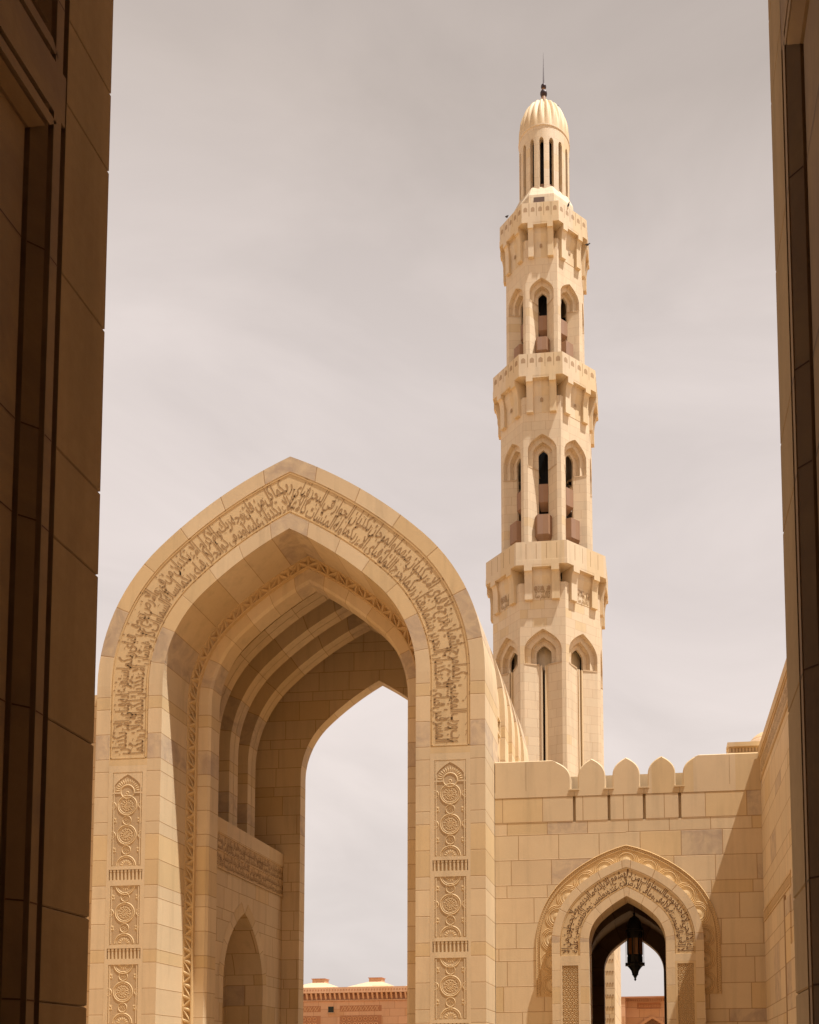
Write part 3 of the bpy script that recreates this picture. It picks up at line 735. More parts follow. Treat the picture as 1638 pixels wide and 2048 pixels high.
# scalloped border: shells between the frame and the wall
sb = MB(); YS = YW + .001
cs = half_arch(GW, GZ, .90, z0=3.40); co = half_arch(GW, GZ, 1.29, z0=3.40)
arch_ring(sb, GW, GZ, .885, 1.29, YW-.012, YW-.012, GX, z0=3.40)
arch_ring(sb, GW, GZ, 1.29, 1.29, YW-.012, YW+.0, GX, z0=3.40)
sb.poly([(GX-2.2, YW-.012, 3.40), (GX-1.79, YW-.012, 3.40), (GX-1.79, YW, 3.40), (GX-2.2, YW, 3.40)], [(0, 0)]*4)
sbo = sb.build('scalloped_border', M_WARM, gate)
fn, LT = arch_path(GW, GZ, .885, GX, YW-.012, 3.40)
sh = MB(); bowl = MB(); NS = 15
for k in range(NS):
    s_ = LT*(k+.5)/NS
    if k == NS//2: s_ = LT/2
    R = .215
    def P(r, a, d): return fn(s_ + r*math.cos(a), r*math.sin(a)*1.05, d)
    for (r0, r1, h) in ((R*.86, R*.98, .013), (R*1.06, R*1.16, .011), (R*1.24, R*1.32, .010)):
        n = 16
        for q in range(n):
            A, B = math.pi*q/n, math.pi*(q+1)/n
            sh.poly([P(r0, A, 0), P(r0, B, 0), P((r0+r1)/2, B, h), P((r0+r1)/2, A, h)], [(0, 0)]*4)
            sh.poly([P((r0+r1)/2, A, h), P((r0+r1)/2, B, h), P(r1, B, 0), P(r1, A, 0)], [(0, 0)]*4)
    for q in range(15):      # beads round the bowl
        a = math.pi*(q+.5)/15; c0 = fn(s_ + R*.78*math.cos(a), R*.78*math.sin(a), 0)
        rr = .012; sh.poly([(c0[0]+rr*math.cos(t), c0[1]-.010, c0[2]+rr*math.sin(t)) for t in (0, 1.26, 2.51, 3.77, 5.03)], [(0, 0)]*5)
    # sunk bowl: rim plane to a deep centre at the foot
    n = 12
    for q in range(n):
        A, B = math.pi*q/n, math.pi*(q+1)/n
        bowl.poly([P(R*.70, A, .008), P(R*.70, B, .008), P(R*.52, B, .002), P(R*.52, A, .002)], [(0, 0)]*4)
        bowl.poly([P(R*.52, A, .002), P(R*.52, B, .002), P(.001, 1.57, .02)], [(0, 0)]*3)
    for q in range(5): a = math.pi*(q+.5)/5; b0 = fn(s_, .012, 0); leaf(sh, b0[0], b0[2], math.atan2(fn(s_+.05*math.cos(a), .05*math.sin(a), 0)[2]-b0[2]+1e-6, fn(s_+.05*math.cos(a), .05*math.sin(a), 0)[0]-b0[0]), .045, .02, YW-.03, .02)
sh.build('shells', M_WARM, sbo); bowl.build('bowls', M_PLAIN, sbo)
bd = MB()      # beaded edge
nb = int(LT*1.25/.055)
fe, LE = arch_path(GW, GZ, 1.235, GX, YW-.012, 3.44)
for k in range(int(LE/.06)):
    for h_ in (-.022, .022):
        s_ = (k + (.5 if h_ > 0 else 0))*.06; c0 = fe(s_, h_, .008); bd.poly([(c0[0]+.014*math.cos(t), c0[1], c0[2]+.014*math.sin(t)) for t in (0, 1.57, 3.14, 4.71)], [(0, 0)]*4)
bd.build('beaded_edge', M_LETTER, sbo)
er = MB()
for o0, o1 in ((1.185, 1.20), (1.27, 1.292)):
    arch_ring(er, GW, GZ, o0, (o0+o1)/2, YW-.012, YW-.03, GX, z0=3.40); arch_ring(er, GW, GZ, (o0+o1)/2, o1, YW-.03, YW-.012, GX, z0=3.40)
er.build('edge_moulding', M_WARM, sbo)
# dark room behind the gateway, closed but for the far arch
rm = MB(); Y0, Y1 = YW + .75, 30.3
arch_ring(rm, GW, GZ, 0, .9, Y0, Y0, GX)
arch_ring(rm, GW, GZ, .45, .45, Y0, Y1, GX)
cvx = half_arch(GW, GZ, 0, z0=0)
arch_ring(rm, GW, GZ, 0, .6, Y1, Y1, GX); arch_ring(rm, GW, GZ, 0, 0, Y1, Y1+.5, GX)
arch_ring(rm, GW, GZ, .45, .20, 26.9, 26.9, GX); arch_ring(rm, GW, GZ, .20, .20, 26.9, 27.3, GX); arch_ring(rm, GW, GZ, .20, .45, 27.3, 27.3, GX)
M_DIM = stone('room_shade_stone', (.20, .13, .075), rows='row', row_h=.6, block=.9, joint=.02)  # darker stone colour with the room's shade put into it
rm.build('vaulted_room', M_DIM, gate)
fb = MB(); wall_above(fb, half_arch(GW, GZ, 0, z0=0), Y1+.5, GX, -3.8, 2.6, 8.3); fb.poly([(-3.8, YW+.9, 8.3), (2.6, YW+.9, 8.3), (2.6, Y1+.5, 8.3), (-3.8, Y1+.5, 8.3)])
fb.build('rear_face', M_WALL, gate)
to_local(gate)

# ------------------------------------------------------------------ hanging lantern
LX, LY = -.505, 25.6
lan = empty('hanging_lantern', (LX, LY, 3.9), 'black metal lantern with amber panes hanging in the gateway arch', 'lantern')
b = MB()
prof = [(0, 5.15), (.02, 5.13), (.035, 5.09), (.02, 5.06), (.05, 5.03), (.12, 4.98), (.175, 4.88), (.20, 4.78), (.205, 4.70), (.235, 4.68), (.235, 4.64), (.20, 4.62), (.20, 4.50)]
DZ = .55
def zl(p): return [(r, z + DZ) for r, z in p]
b.lathe(zl(prof), (LX, LY), 12, False)
b.build('cap', M_IRON, lan)
b = MB(); b.lathe(zl([(.20, 4.50), (.19, 4.49), (.19, 3.99), (.20, 3.98), (.20, 3.84), (.215, 3.80), (.24, 3.79), (.235, 3.75), (.20, 3.74), (.16, 3.70), (.10, 3.62), (.078, 3.54), (.085, 3.515), (.06, 3.50), (.035, 3.45), (.02, 3.42), (.032, 3.40), (.02, 3.375), (0, 3.35)]), (LX, LY), 12, False)
b.build('body', M_IRON, lan)
gl = MB()
for k in range(8):
    a = 2*math.pi*(k+.5)/8 - .25; ca, sa = math.cos(a), math.sin(a); w = .056
    gl.poly([(LX + ca*.20 - sa*s1*w, LY + sa*.20 + ca*s1*w, z + DZ) for s1, z in ((-1, 4.03), (1, 4.03), (1, 4.45), (-1, 4.45))], [(0, 0)]*4)
gl.build('pane', M_GLASS, lan)
rd = MB()
for k in range(8):
    a = 2*math.pi*k/8; x, y = LX + .228*math.cos(a), LY + .228*math.sin(a); rd.tube((x, y, 3.8+DZ), (x, y, 4.65+DZ), .006, 5)
    rd.tube((x, y, 3.74+DZ), (x, y, 3.83+DZ), .022, 6)
rd.build('guard_rods', M_IRON, lan)
ch = MB(); ch.tube((LX, LY, 5.1+DZ), (LX, LY, 6.19), .013, 6); ch.build('chain', M_IRON, lan)
to_local(lan)

# ------------------------------------------------------------------ side wall on the right with its inscription frieze
XS = 2.588
side = empty('side_wall', (XS, 18, 0), 'shaded tall wall at right with lettered frieze under its cornice', 'wall')
s = MB()
s.box((XS, 2.62, 0), (XS+1.6, 23.69, 9.22), skip='-z')
s.build('wall_face', M_WALL, side)
cn = MB()
for z0, z1, p in ((9.03, 9.24, .05), (8.98, 9.03, .03), (8.50, 8.54, .02), (8.44, 8.47, .02)): cn.box((XS-p, 14.0, z0), (XS+.01, 23.66, z1))
cn.box((XS-.008, 14, 8.54), (XS+.01, 23.66, 8.98))
cno = cn.build('cornice', M_WARM, side)
def fs(s_, h, d): return (XS - .008 - d, 14.2 + s_, 8.75 + h)
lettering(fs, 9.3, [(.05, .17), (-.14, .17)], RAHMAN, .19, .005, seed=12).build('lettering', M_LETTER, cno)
db = MB()
for z0, z1, p in ((5.30, 5.36, .02), (5.06, 5.10, .02)): db.box((XS-p, 18.9, z0), (XS+.01, 23.66, z1))
for k in range(44): y = 18.95 + k*.107; db.box((XS-.02, y, 5.12), (XS+.01, y+.055, 5.28))
db.build('dentil_course', M_WARM, side)
pr = MB(); pr.box((XS-.03, 14.0, 0), (XS+.01, 19.0, 3.95), skip='-z'); pr.box((XS-.03, 19.0, 0), (XS+.01, 19.7, 4.9), skip='-z'); pr.build('pilaster', M_RING, side)
gr = MB(); gr.box((XS-.034, 19.74, 0), (XS-.0, 19.86, 5.02)); gr.build('groove', M_LETTER, side)  # proud strip; its dark colour stands in for the groove's shade
to_local(side)

# ------------------------------------------------------------------ foreground passage: two stone jambs and their roof
def jamb(name, label, X, sg, panels, yE=2.656, ynear=-4.0):
    """X = inner face, sg = direction into the wall; blocks stacked in f,f,h courses; sunk panels towards the camera"""
    o = empty(name, (X + sg*.3, yE - .5, 0), label, 'wall')
    zs_ = [0]
    pat = [.50, .25, .50]; i = 0
    z = .045
    zs_ = [0.0, z]
    while z < 6.6: z += pat[i % 3]; zs_.append(z); i += 1
    mb = MB(); ch = .0045; yb = yE - .215
    for a, b in zip(zs_, zs_[1:]):     # edge blocks with fine chamfers so that each joint shows as a nick
        x0, x1, y0, y1 = X, X + sg*.5, yb, yE
        prof = [(a+.0008, ch), (a+ch, 0), (b-ch, 0), (b-.0008, ch)]
        for (za, ia), (zb, ib_) in zip(prof, prof[1:]):
            mb.poly([(x0+sg*ia, y0, za), (x0+sg*ia, y1-ia, za), (x0+sg*ib_, y1-ib_, zb), (x0+sg*ib_, y0, zb)])
            mb.poly([(x0+sg*ia, y1-ia, za), (x1, y1-ia, za), (x1, y1-ib_, zb), (x0+sg*ib_, y1-ib_, zb)])
    mb.build('edge_blocks', M_PASS, o)
    fl = MB(); jt = MB()
    def bar(y0, y1, d0, d1, z0=0, z1=6.6):     # strip of wall from y0 (far) to y1 (near), depth d0 -> d1 into the wall
        fl.poly([(X+sg*d0, y0, z0), (X+sg*d1, y1, z0), (X+sg*d1, y1, z1), (X+sg*d0, y0, z1)])
    # profile away from the edge band: groove, bead, groove, splay, fillet, sunk panel
    P = [(yb, 0), (yb, .04), (yb-.020, .04), (yb-.022, .0), (yb-.054, .0), (yb-.056, .035), (yb-.076, .035), (yb-.078, .0), (yb-.108, .03), (yb-.110, .055), (yb-.120, .055), (yb-.122, .036), (yb-1.4, .036)]
    prev = None
    tops = panels
    lo = 0
    for (pz0, pz1) in tops:
        for (ya, da), (yb2, db2) in zip(P, P[1:]): bar(ya, yb2, da, db2, pz0, pz1)
        # mitred head and foot of the panel
        for zz0, sgn in ((pz1, -1), (pz0, 1)):
            Q = [(0, .04), (.020, .04), (.022, .002), (.054, .002), (.056, .035), (.076, .035), (.078, .002), (.108, .03), (.110, .055), (.120, .055), (.122, .038)]
            for (ta, da), (tb, db2) in zip(Q, Q[1:]):
                fl.poly([(X+sg*(da-.002), yb-.021-ta*.9, zz0+sgn*ta), (X+sg*(da-.002), yb-1.3, zz0+sgn*ta), (X+sg*(db2-.002), yb-1.3, zz0+sgn*tb), (X+sg*(db2-.002), yb-.021-tb*.9, zz0+sgn*tb)])
    for (a, b) in zip([0] + [p[1] for p in tops], [p[0] for p in tops] + [6.6]):
        if b > a:
            bar(yb, yb-.006, 0, .012, a, b); bar(yb-.006, yb-1.4, .0, .0, a, b)
            for z_ in (a, b): fl.poly([(X, yb-.006, z_), (X, yb-1.4, z_), (X+sg*.06, yb-1.4, z_), (X+sg*.06, yb-.006, z_)])
    bar(yb-1.39, ynear, .0, .0)
    fl.build('panelled_face', M_PASS2, o)
    for z_ in [q for q in zs_[1:] if not any(abs(q - (a[1]+b[0])/2) < (b[0]-a[1])/2 + .13 for a, b in zip(tops, tops[1:]))]:
        for (ya, da), (yb2, db2) in zip(P[1:], P[2:]):
            if abs(ya-yb2) > .015:
                jt.poly([(X+sg*(da-.0015), ya, z_-.0022), (X+sg*(db2-.0015), yb2, z_-.0022), (X+sg*(db2-.0015), yb2, z_+.0022), (X+sg*(da-.0015), ya, z_+.0022)])
    jt.build('joint', M_LETTER2, o)
    cr_ = MB()
    cr_.box((min(X+sg*.51, X+sg*1.2), ynear, 0), (max(X+sg*.51, X+sg*1.2), yE-.01, 6.6), skip='-z'); cr_.build('core', M_PASS, o)
    to_local(o); return o
jamb('passage_wall', 'dark stone passage jamb with sunk moulded panels at the left edge of the photo', -1.585, -1, [(.3, 4.215), (4.36, 6.0)])
jamb('passage_wall', 'brown stone passage jamb with narrow dark grooves at the right edge of the photo', .365, 1, [(.3, 4.215), (4.60, 6.0)], yE=2.64)
rf = MB(); rf.box((-2.8, -4.0, 6.61), (1.6, 2.62, 7.0)); rf.box((-2.8, -4.4, 0), (1.6, -4.0, 7.0))
tag(rf.build('passage_roof', M_PASS), 'plain stone roof slab over the dark foreground passage', 'roof')

arc = empty('arcade_building', (0, 0, 0), 'cream stone arcade block surrounding the dark foreground passage', 'building')
w = MB(); w.box((-45, -6, 0), (-2.86, 2.60, 9.3), skip='-z'); w.build('left_wing', M_WALL, arc)
w = MB(); w.box((1.62, -6, 0), (14, 2.60, 9.3), skip='-z'); w.build('right_wing', M_WALL, arc)
w = MB(); w.box((-2.84, -6, 7.02), (1.60, 2.58, 9.3)); w.build('upper_wall', M_WALL, arc)
w = MB(); w.box((-70, -30, 0), (50, -8, 25), skip='-z'); w.build('sky_blocker', M_WALL, arc)  # unseen block added behind the camera to cut sky light
to_local(arc)

# ------------------------------------------------------------------ minaret
MX, MY = -4.575, 44.0
mina = empty('minaret', (MX, MY, 0), 'tall octagonal cream stone minaret with three balconies and ribbed dome', 'minaret')
C8 = math.cos(math.pi/8); T8 = math.tan(math.pi/8)
def face_map(ap, k):     # local (u along the face, d inward from the face, z) on side k of the octagon (0 faces -y)
    a = math.radians(45*k); ca, sa = math.cos(a), math.sin(a)
    def fn(u, d, z):
        x, y = u, -(ap - d); return (MX + ca*x - sa*y, MY + sa*x + ca*y, z)
    return fn
def oct_ring(mb, r0, z0, r1, z1):
    for k in range(8):
        f0, f1 = face_map(r0*C8, k), face_map(r1*C8, k); h0, h1 = r0*math.sin(math.pi/8), r1*math.sin(math.pi/8)
        mb.poly([f0(-h0, 0, z0), f0(h0, 0, z0), f1(h1, 0, z1), f1(-h1, 0, z1)], [(-h0, z0), (h0, z0), (h1, z1), (-h1, z1)])
def shaft(R, z0, z1, apex, w1, w2, w3, sill, wl, D3=.44):
    """eight faces, each with a stepped pointed niche over a splayed recess and a dark slot"""
    base = MB(); ap = R*C8; h = R*math.sin(math.pi/8); D1, D2 = .20, .42
    zs = apex - 1.18*w1
    for k in range(8):
        m = MB()
        H1 = half_arch(w1, zs, 0, n1=7, n2=6, z0=sill)
        # face plane around the hole
        wall_l = []
        for sg in (1, -1):
            P = [(sg*x, z) for x, z in H1]; e = sg*h
            for (xa, za), (xb, zb) in zip(P, P[1:]):
                if zb > za + 1e-6: m.poly([(xa, 0, za), (e, 0, za), (e, 0, zb), (xb, 0, zb)], [(xa, za), (e, za), (e, zb), (xb, zb)])
            m.poly([(0, 0, H1[-1][1]), (e, 0, H1[-1][1]), (e, 0, z1), (0, 0, z1)], [(0, H1[-1][1]), (e, H1[-1][1]), (e, z1), (0, z1)])
            m.poly([(sg*w1, 0, z0), (e, 0, z0), (e, 0, sill), (sg*w1, 0, sill)], [(sg*w1, z0), (e, z0), (e, sill), (sg*w1, sill)])
        # stepped arches
        def band(wa, wb, da, db):
            za_, zb_ = zs, zs
            A = half_arch(w1, zs, wa-w1, n1=7, n2=6, z0=sill); B = half_arch(w1, zs, wb-w1, n1=7, n2=6, z0=sill); V = lens(A)
            for sg in (1, -1):
                m.strip([(sg*x, da, z) for x, z in A], [(sg*x, db, z) for x, z in B], sg*wa, sg*wb + (db-da), V)
        band(w1, w1, 0, D1); band(w1, w2, D1, D1); band(w2, w2, D1, D2); band(w2, w3, D2, D2); band(w3, w3, D2, D2 + .10)
        # splay below the sill
        for sg in (1, -1):
            m.poly([(sg*w1, 0, z0), (sg*wl, D3, z0), (sg*wl, D3, sill), (sg*w1, 0, sill)], [(sg*w1, z0), (sg*wl, z0), (sg*wl, sill), (sg*w1, sill)])
            m.poly([(sg*w1, 0, sill), (sg*wl, D3, sill), (sg*wl, 1.0, sill), (sg*w1, 1.0, sill)], [(0, 0)]*4)
            m.poly([(sg*wl, D3, z0), (sg*wl, D3+.10, z0), (sg*wl, D3+.10, sill), (sg*wl, D3, sill)], [(0, z0), (.4, z0), (.4, sill), (0, sill)])
            m.poly([(sg*w1, -.012, sill-.03), (sg*wl, D3-.03, sill-.03), (sg*wl, D3-.03, sill+.035), (sg*w1, -.012, sill+.035)], [(0, 0)]*4)
            m.poly([(sg*w1, -.012, sill+.035), (sg*wl, D3-.03, sill+.035), (sg*wl, D3+.1, sill+.036), (sg*w1, D3+.1, sill+.036)], [(0, 0)]*4)
        fm_ = face_map(ap, k); m.xf(fm_); base.add(m)
    for (ra, rb, z) in ((R, .2, z1), ):
        pass
    base.build('shaft', M_MIN, mina)
    return h
M_GROOVE = stone('shadowed_groove_stone', (.40, .27, .16), rows='none', vert=False, grey=0, vary=0)  # darker stone colour that paints shade into parapet lines and niches
M_VOID = flat('unlit_interior', (.012, .010, .009), .9)  # near-black colour stands in for the darkness inside shaft and drum
# shafts
shaft(2.60, 0.0, 22.78, 20.70, .815, .555, .33, 19.19, .17, .26)
shaft(2.19, 24.4, 31.55, 29.80, .645, .43, .215, 28.35, .215)
shaft(1.90, 33.2, 39.22, 37.37, .545, .35, .20, 36.36, .20)
core = MB(); core.lathe([(1.5, 0), (1.5, 22.7)], (MX, MY), 12, False); core.lathe([(.8, 24.4), (.8, 31.5)], (MX, MY), 12, False); core.lathe([(.6, 33.2), (.6, 39.2)], (MX, MY), 12, False)
core.build('dark_core', M_VOID, mina)
# lower slot fillers: stone strips either side of a narrow slot on the lowest shaft
sf = MB()
for k in range(8):
    f = face_map(2.60*C8, k); m = MB()
    for sg in (1, -1):
        a, c = sorted((sg*.055, sg*.115)); m.box((a, .20, 0), (c, .8, 19.16), skip='-z')
        a, c = sorted((sg*.115, sg*.175)); m.box((a, .25, 0), (c, .8, 19.16), skip='-z')
    m.poly([(-.5, .80, 19.2), (.5, .80, 19.2), (.5, .80, 20.4), (-.5, .80, 20.4)])
    sf.add(m.xf(f))
sf.build('slot_linings', M_MINP, mina)
# rose stone balconettes
def balconette(R, zb, zt, zb2, zt2, w, w2):
    for k in range(8):
        f = face_map(R*C8, k); m = MB()
        # lower box, chamfered corners, tapering foot
        Q = [(-w, .30), (-w*.62, .045), (w*.62, .045), (w, .30)]
        for (ua, da), (ub, db) in zip(Q, Q[1:]):
            m.poly([(ua, da, zb), (ub, db, zb), (ub, db, zt), (ua, da, zt)])
            m.poly([(ua, da, zb), (ub, db, zb), (ub*.7, .4, zb-.28), (ua*.7, .4, zb-.28)])
        m.poly([(u, d, zt) for u, d in Q] + [(w, .6, zt), (-w, .6, zt)])
        m.xf(f).build('balconette', M_ROSE, mina)
        m = MB(); m.box((-w2, .42, zb2), (w2, .8, zt2)); m.poly([(-w2, .42, zb2), (w2, .42, zb2), (w2*.8, .8, zb2-.25), (-w2*.8, .8, zb2-.25)])
        m.xf(f).build('slot_panel', M_ROSE, mina)
balconette(2.19, 25.22, 26.12, 26.90, 27.73, .40, .21)
balconette(1.90, 33.98, 34.60, 35.20, 35.89, .34, .195)
# balconies
def balcony(R, zt, zpar, zbot, Rs, zsh, zbrk, panels, arched, Rin):
    par = MB(); oct_ring(par, R, zpar+.0, R, zt); oct_ring(par, R, zt, R-.14, zt+.03); oct_ring(par, R-.14, zt+.03, R-.14, zt-.9)
    oct_ring(par, R, zpar, R+.015, zpar-.01); oct_ring(par, R+.015, zpar-.01, R+.015, zbot)
    o = par.build('balcony_parapet', M_MINP, mina)
    so_ = MB(); oct_ring(so_, R+.015, zbot, Rs-.6, zbot)
    so_.build('balcony_soffit', M_MINP, mina)
    ln = MB(); hp = R*math.sin(math.pi/8)
    for k in range(8):
        f = face_map(R*C8, k); m = MB()
        n = panels
        for i in range(1, n):
            u = -hp + 2*hp*i/n; m.box((u-.012, -.003, zpar+.03), (u+.012, .0, zt-.09 if not arched else zt-.03), skip='+y')
        if arched:
            for i in range(n):
                u = -hp + 2*hp*(i+.5)/n; ww = hp/n*.62; H = half_arch(ww*.8, 0, 0, n1=4, n2=3, z0=-.13); z_ = zpar + (zt-zpar)*.55
                P = [(u+x, -.002, z_+z) for x, z in H] + [(u-x, -.002, z_+z) for x, z in H[-2::-1]]; m.poly(P)
        ln.add(m.xf(f))
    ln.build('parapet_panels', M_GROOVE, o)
    # brackets: two per face
    for k in range(8):
        f = face_map(R*C8, k); dsh = (R - Rs)*C8; m = MB(); w = R*.058; uo = hp*.53
        prof = [(.0, zbot), (-.02, zbot), (-.02, zbot-.28)]
        steps = 6; pr_ = [(-.02, zbot), (-.02, zbot-.26)]
        for i in range(steps+1):
            a = math.pi/2*i/steps; pr_.append((.02 + (dsh-.17)*math.sin(a), zbot-.26-.62*(1-math.cos(a))))
        pr_.append((dsh-.15, zbrk))
        for sg in (1, -1):
            m = MB(); u0, u1 = sg*uo - w, sg*uo + w
            for (da, za), (db, zb) in zip(pr_, pr_[1:]): m.poly([(u0, da, za), (u1, da, za), (u1, db, zb), (u0, db, zb)])
            m.poly([(u0, dsh-.15, zbrk), (u1, dsh-.15, zbrk), (u1, dsh, zbrk), (u0, dsh, zbrk)])
            for u in (u0, u1): m.poly([(u, d, z) for d, z in pr_] + [(u, dsh+.02, zbrk), (u, dsh+.02, zsh), (u, dsh+.5, zsh), (u, dsh+.5, zbot)])
            m.xf(f).build('bracket', M_MINP, mina)
        m = MB(); u0, u1 = -uo + w, uo - w        # muqarnas panel between the brackets
        pz = [(.16, zbot-.02), (.18, zbot-.12), (dsh*.62, zbot-.40), (dsh-.01, zbot-.74), (dsh-.01, zbrk+.03)]
        for (da, za), (db, zb) in zip(pz, pz[1:]): m.poly([(u0, da, za), (u1, da, za), (u1, db, zb), (u0, db, zb)])
        m.poly([(u0, -.01, zbot), (u1, -.01, zbot), (u1, -.01, zbot-.09), (u0, -.01, zbot-.09)]); m.poly([(u0, -.01, zbot-.09), (u1, -.01, zbot-.09), (u1, .18, zbot-.09), (u0, .18, zbot-.09)])
        m.poly([(u0, dsh-.01, zbrk+.03), (u1, dsh-.01, zbrk+.03), (u1, dsh, zbrk+.03), (u0, dsh, zbrk+.03)])
        nn = 3 if R > 2.7 else 1; hl = MB()
        for i in range(nn):
            uc = u0 + (u1-u0)*(i+.5)/nn; ww = (u1-u0)/max(nn, 2.6)*.26*.9
            dd = lambda z: dsh - .035; H = half_arch(ww, zbot-.90, 0, n1=4, n2=3, z0=zbot-1.02); hl.poly([(uc+x, dd(z), z) for x, z in H] + [(uc-x, dd(z), z) for x, z in H[-2::-1]])
        bp_ = m.xf(f).build('bracket_panel', M_MINP, mina); hl.xf(f).build('niche_shade', M_GROOVE, bp_)  # niches are flat patches, their shade put into the colour
    cap = MB(); oct_ring(cap, Rs+.005, zsh-.02, Rs-.7, zsh); cap.build('shaft_cap', M_MINP, mina)
balcony(2.913, 24.49, 23.68, 23.45, 2.60, 22.78, 21.98, 5, False, 2.2)
balcony(2.54, 33.34, 32.68, 32.30, 2.19, 31.55, 30.75, 5, True, 1.9)
balcony(2.19, 40.78, 40.10, 39.82, 1.90, 39.22, 38.3, 5, True, 1.2)
def small_inscription(R, z0, z1):
    m = MB()
    for k in (7, 0, 1, 2):
        f = face_map(R*C8, k)
        t = lettering(lambda s_, h, d: (.33 - s_ if False else s_*1.0 - .33, -d, (z0+z1)/2 - .02 + h), .66, [(.05, .26), (-.20, .26)], 'ربنا آتنا في الدنيا حسنة وفي الآخرة حسنة', .22, .02, marks=False)
        t.v = [(-x, y, z) for x, y, z in t.v]
        m.add(t.xf(f))
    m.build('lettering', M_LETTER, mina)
small_inscription(2.60, 22.0, 22.6)
# collar, drum, dome
co_ = MB(); oct_ring(co_, 1.62, 40.3, 1.50, 41.75); oct_ring(co_, 1.50, 41.75, 1.22, 42.35); oct_ring(co_, 1.22, 42.35, 1.1, 42.35)
co_.build('collar', M_MIN, mina)
hw_ = MB(); hw_.poly([face_map(1.545*C8, 0)(u, 0, z) for u, z in ((-.36, 41.30), (.14, 41.30), (.14, 41.58), (-.36, 41.58))], [(0, 0)]*4); hw_.build('vent', M_OPENING, mina)
dr = MB(); n = 16; RD = 1.19
for k in range(n):
    a0 = 2*math.pi*k/n - math.pi/2; wslot = .085/RD*1.25
    aa = [a0 + wslot + (2*math.pi/n - 2*wslot)*i/3 for i in range(4)]
    p = lambda r, a, z: (MX + r*math.cos(a), MY + r*math.sin(a), z)
    for x, y in zip(aa, aa[1:]):
        dr.poly([p(RD, x, 40.8), p(RD, y, 40.8), p(RD, y, 44.75), p(RD, x, 44.75)], [(RD*x, 40.8), (RD*y, 40.8), (RD*y, 44.75), (RD*x, 44.75)], True)
    for a in (aa[0], aa[-1]): dr.poly([p(RD, a, 40.8), p(RD-.25, a, 40.8), p(RD-.25, a, 44.75), p(RD, a, 44.75)], [(0, 40.8), (.25, 40.8), (.25, 44.75), (0, 44.75)])
    # arched slot heads
    seg = [a0 - wslot + 2*wslot*i/6 for i in range(7)]
    zz_ = [44.62 + .16*math.sin(math.pi*i/6)**.6 for i in range(7)]
    for i in range(6):
        dr.poly([p(RD, seg[i], zz_[i]), p(RD, seg[i+1], zz_[i+1]), p(RD, seg[i+1], 45.35), p(RD, seg[i], 45.35)], [(RD*seg[i], zz_[i]), (RD*seg[i+1], zz_[i+1]), (RD*seg[i+1], 45.35), (RD*seg[i], 45.35)], True)
        dr.poly([p(RD, seg[i], zz_[i]), p(RD, seg[i+1], zz_[i+1]), p(RD-.25, seg[i+1], zz_[i+1]), p(RD-.25, seg[i], zz_[i])])
    for x, y in zip(aa, aa[1:]): dr.poly([p(RD, x, 44.75), p(RD, y, 44.75), p(RD, y, 45.35), p(RD, x, 45.35)], [(RD*x, 44.75), (RD*y, 44.75), (RD*y, 45.35), (RD*x, 45.35)], True)
dr.lathe([(RD, 45.35), (RD+.03, 45.37), (RD+.03, 45.43), (RD, 45.46)], (MX, MY), 48)
dr.build('lantern_drum', M_MIN, mina)
di = MB(); di.lathe([(.62, 40.8), (.62, 45.4)], (MX, MY), 16); di.build('drum_core', M_VOID, mina)
sg_ = MB(); sg_.lathe([(RD-.12, 42.3), (RD-.12, 42.55), (RD-.3, 42.6)], (MX, MY), 32); sg_.build('drum_sill', M_ROSE, mina)
dm = MB(); nr, na = 14, 160
prev = None
for i in range(nr+1):
    t = i/nr; th = math.pi/2*t; r = RD*math.cos(th)**.92 if t < 1 else .0; z = 45.46 + 1.95*math.sin(th)
    row = []
    for j in range(na):
        a = 2*math.pi*j/na; lobe = abs(math.sin(a*11 + .3)); amp = .085*min(1, t*4)*min(1, r/.35)
        rr = r*(1) - amp + amp*1.7*lobe**.7
        row.append((MX + max(rr, 0.0)*math.cos(a), MY + max(rr, 0.0)*math.sin(a), z + .05*lobe*min(1, t*3)*(1 if r > .2 else 0)))
    if prev:
        for j in range(na): dm.poly([prev[j], prev[(j+1) % na], row[(j+1) % na], row[j]], [(0, 0)]*4, True)
    prev = row
dm.build('ribbed_dome', M_MINP, mina, weld=True)
fi = MB(); fi.lathe([(.17, 47.35), (.155, 47.7), (.12, 47.95), (.085, 48.0)], (MX, MY), 14); fi.lathe([(.10, 48.28), (.07, 48.33), (.10, 48.38)], (MX, MY), 12)
fi.build('finial_neck', M_ROSE, mina)
fk = MB()
for zc, r in ((48.16, .17), (48.52, .13)): fk.lathe([(r*math.cos(math.radians(t)), zc + r*math.sin(math.radians(t))) for t in range(-90, 91, 15)], (MX, MY), 16)
fk.lathe([(.035, 48.6), (.03, 49.0), (.004, 50.29)], (MX, MY), 8)
fk.build('finial', M_BRONZE, mina)
to_local(mina)

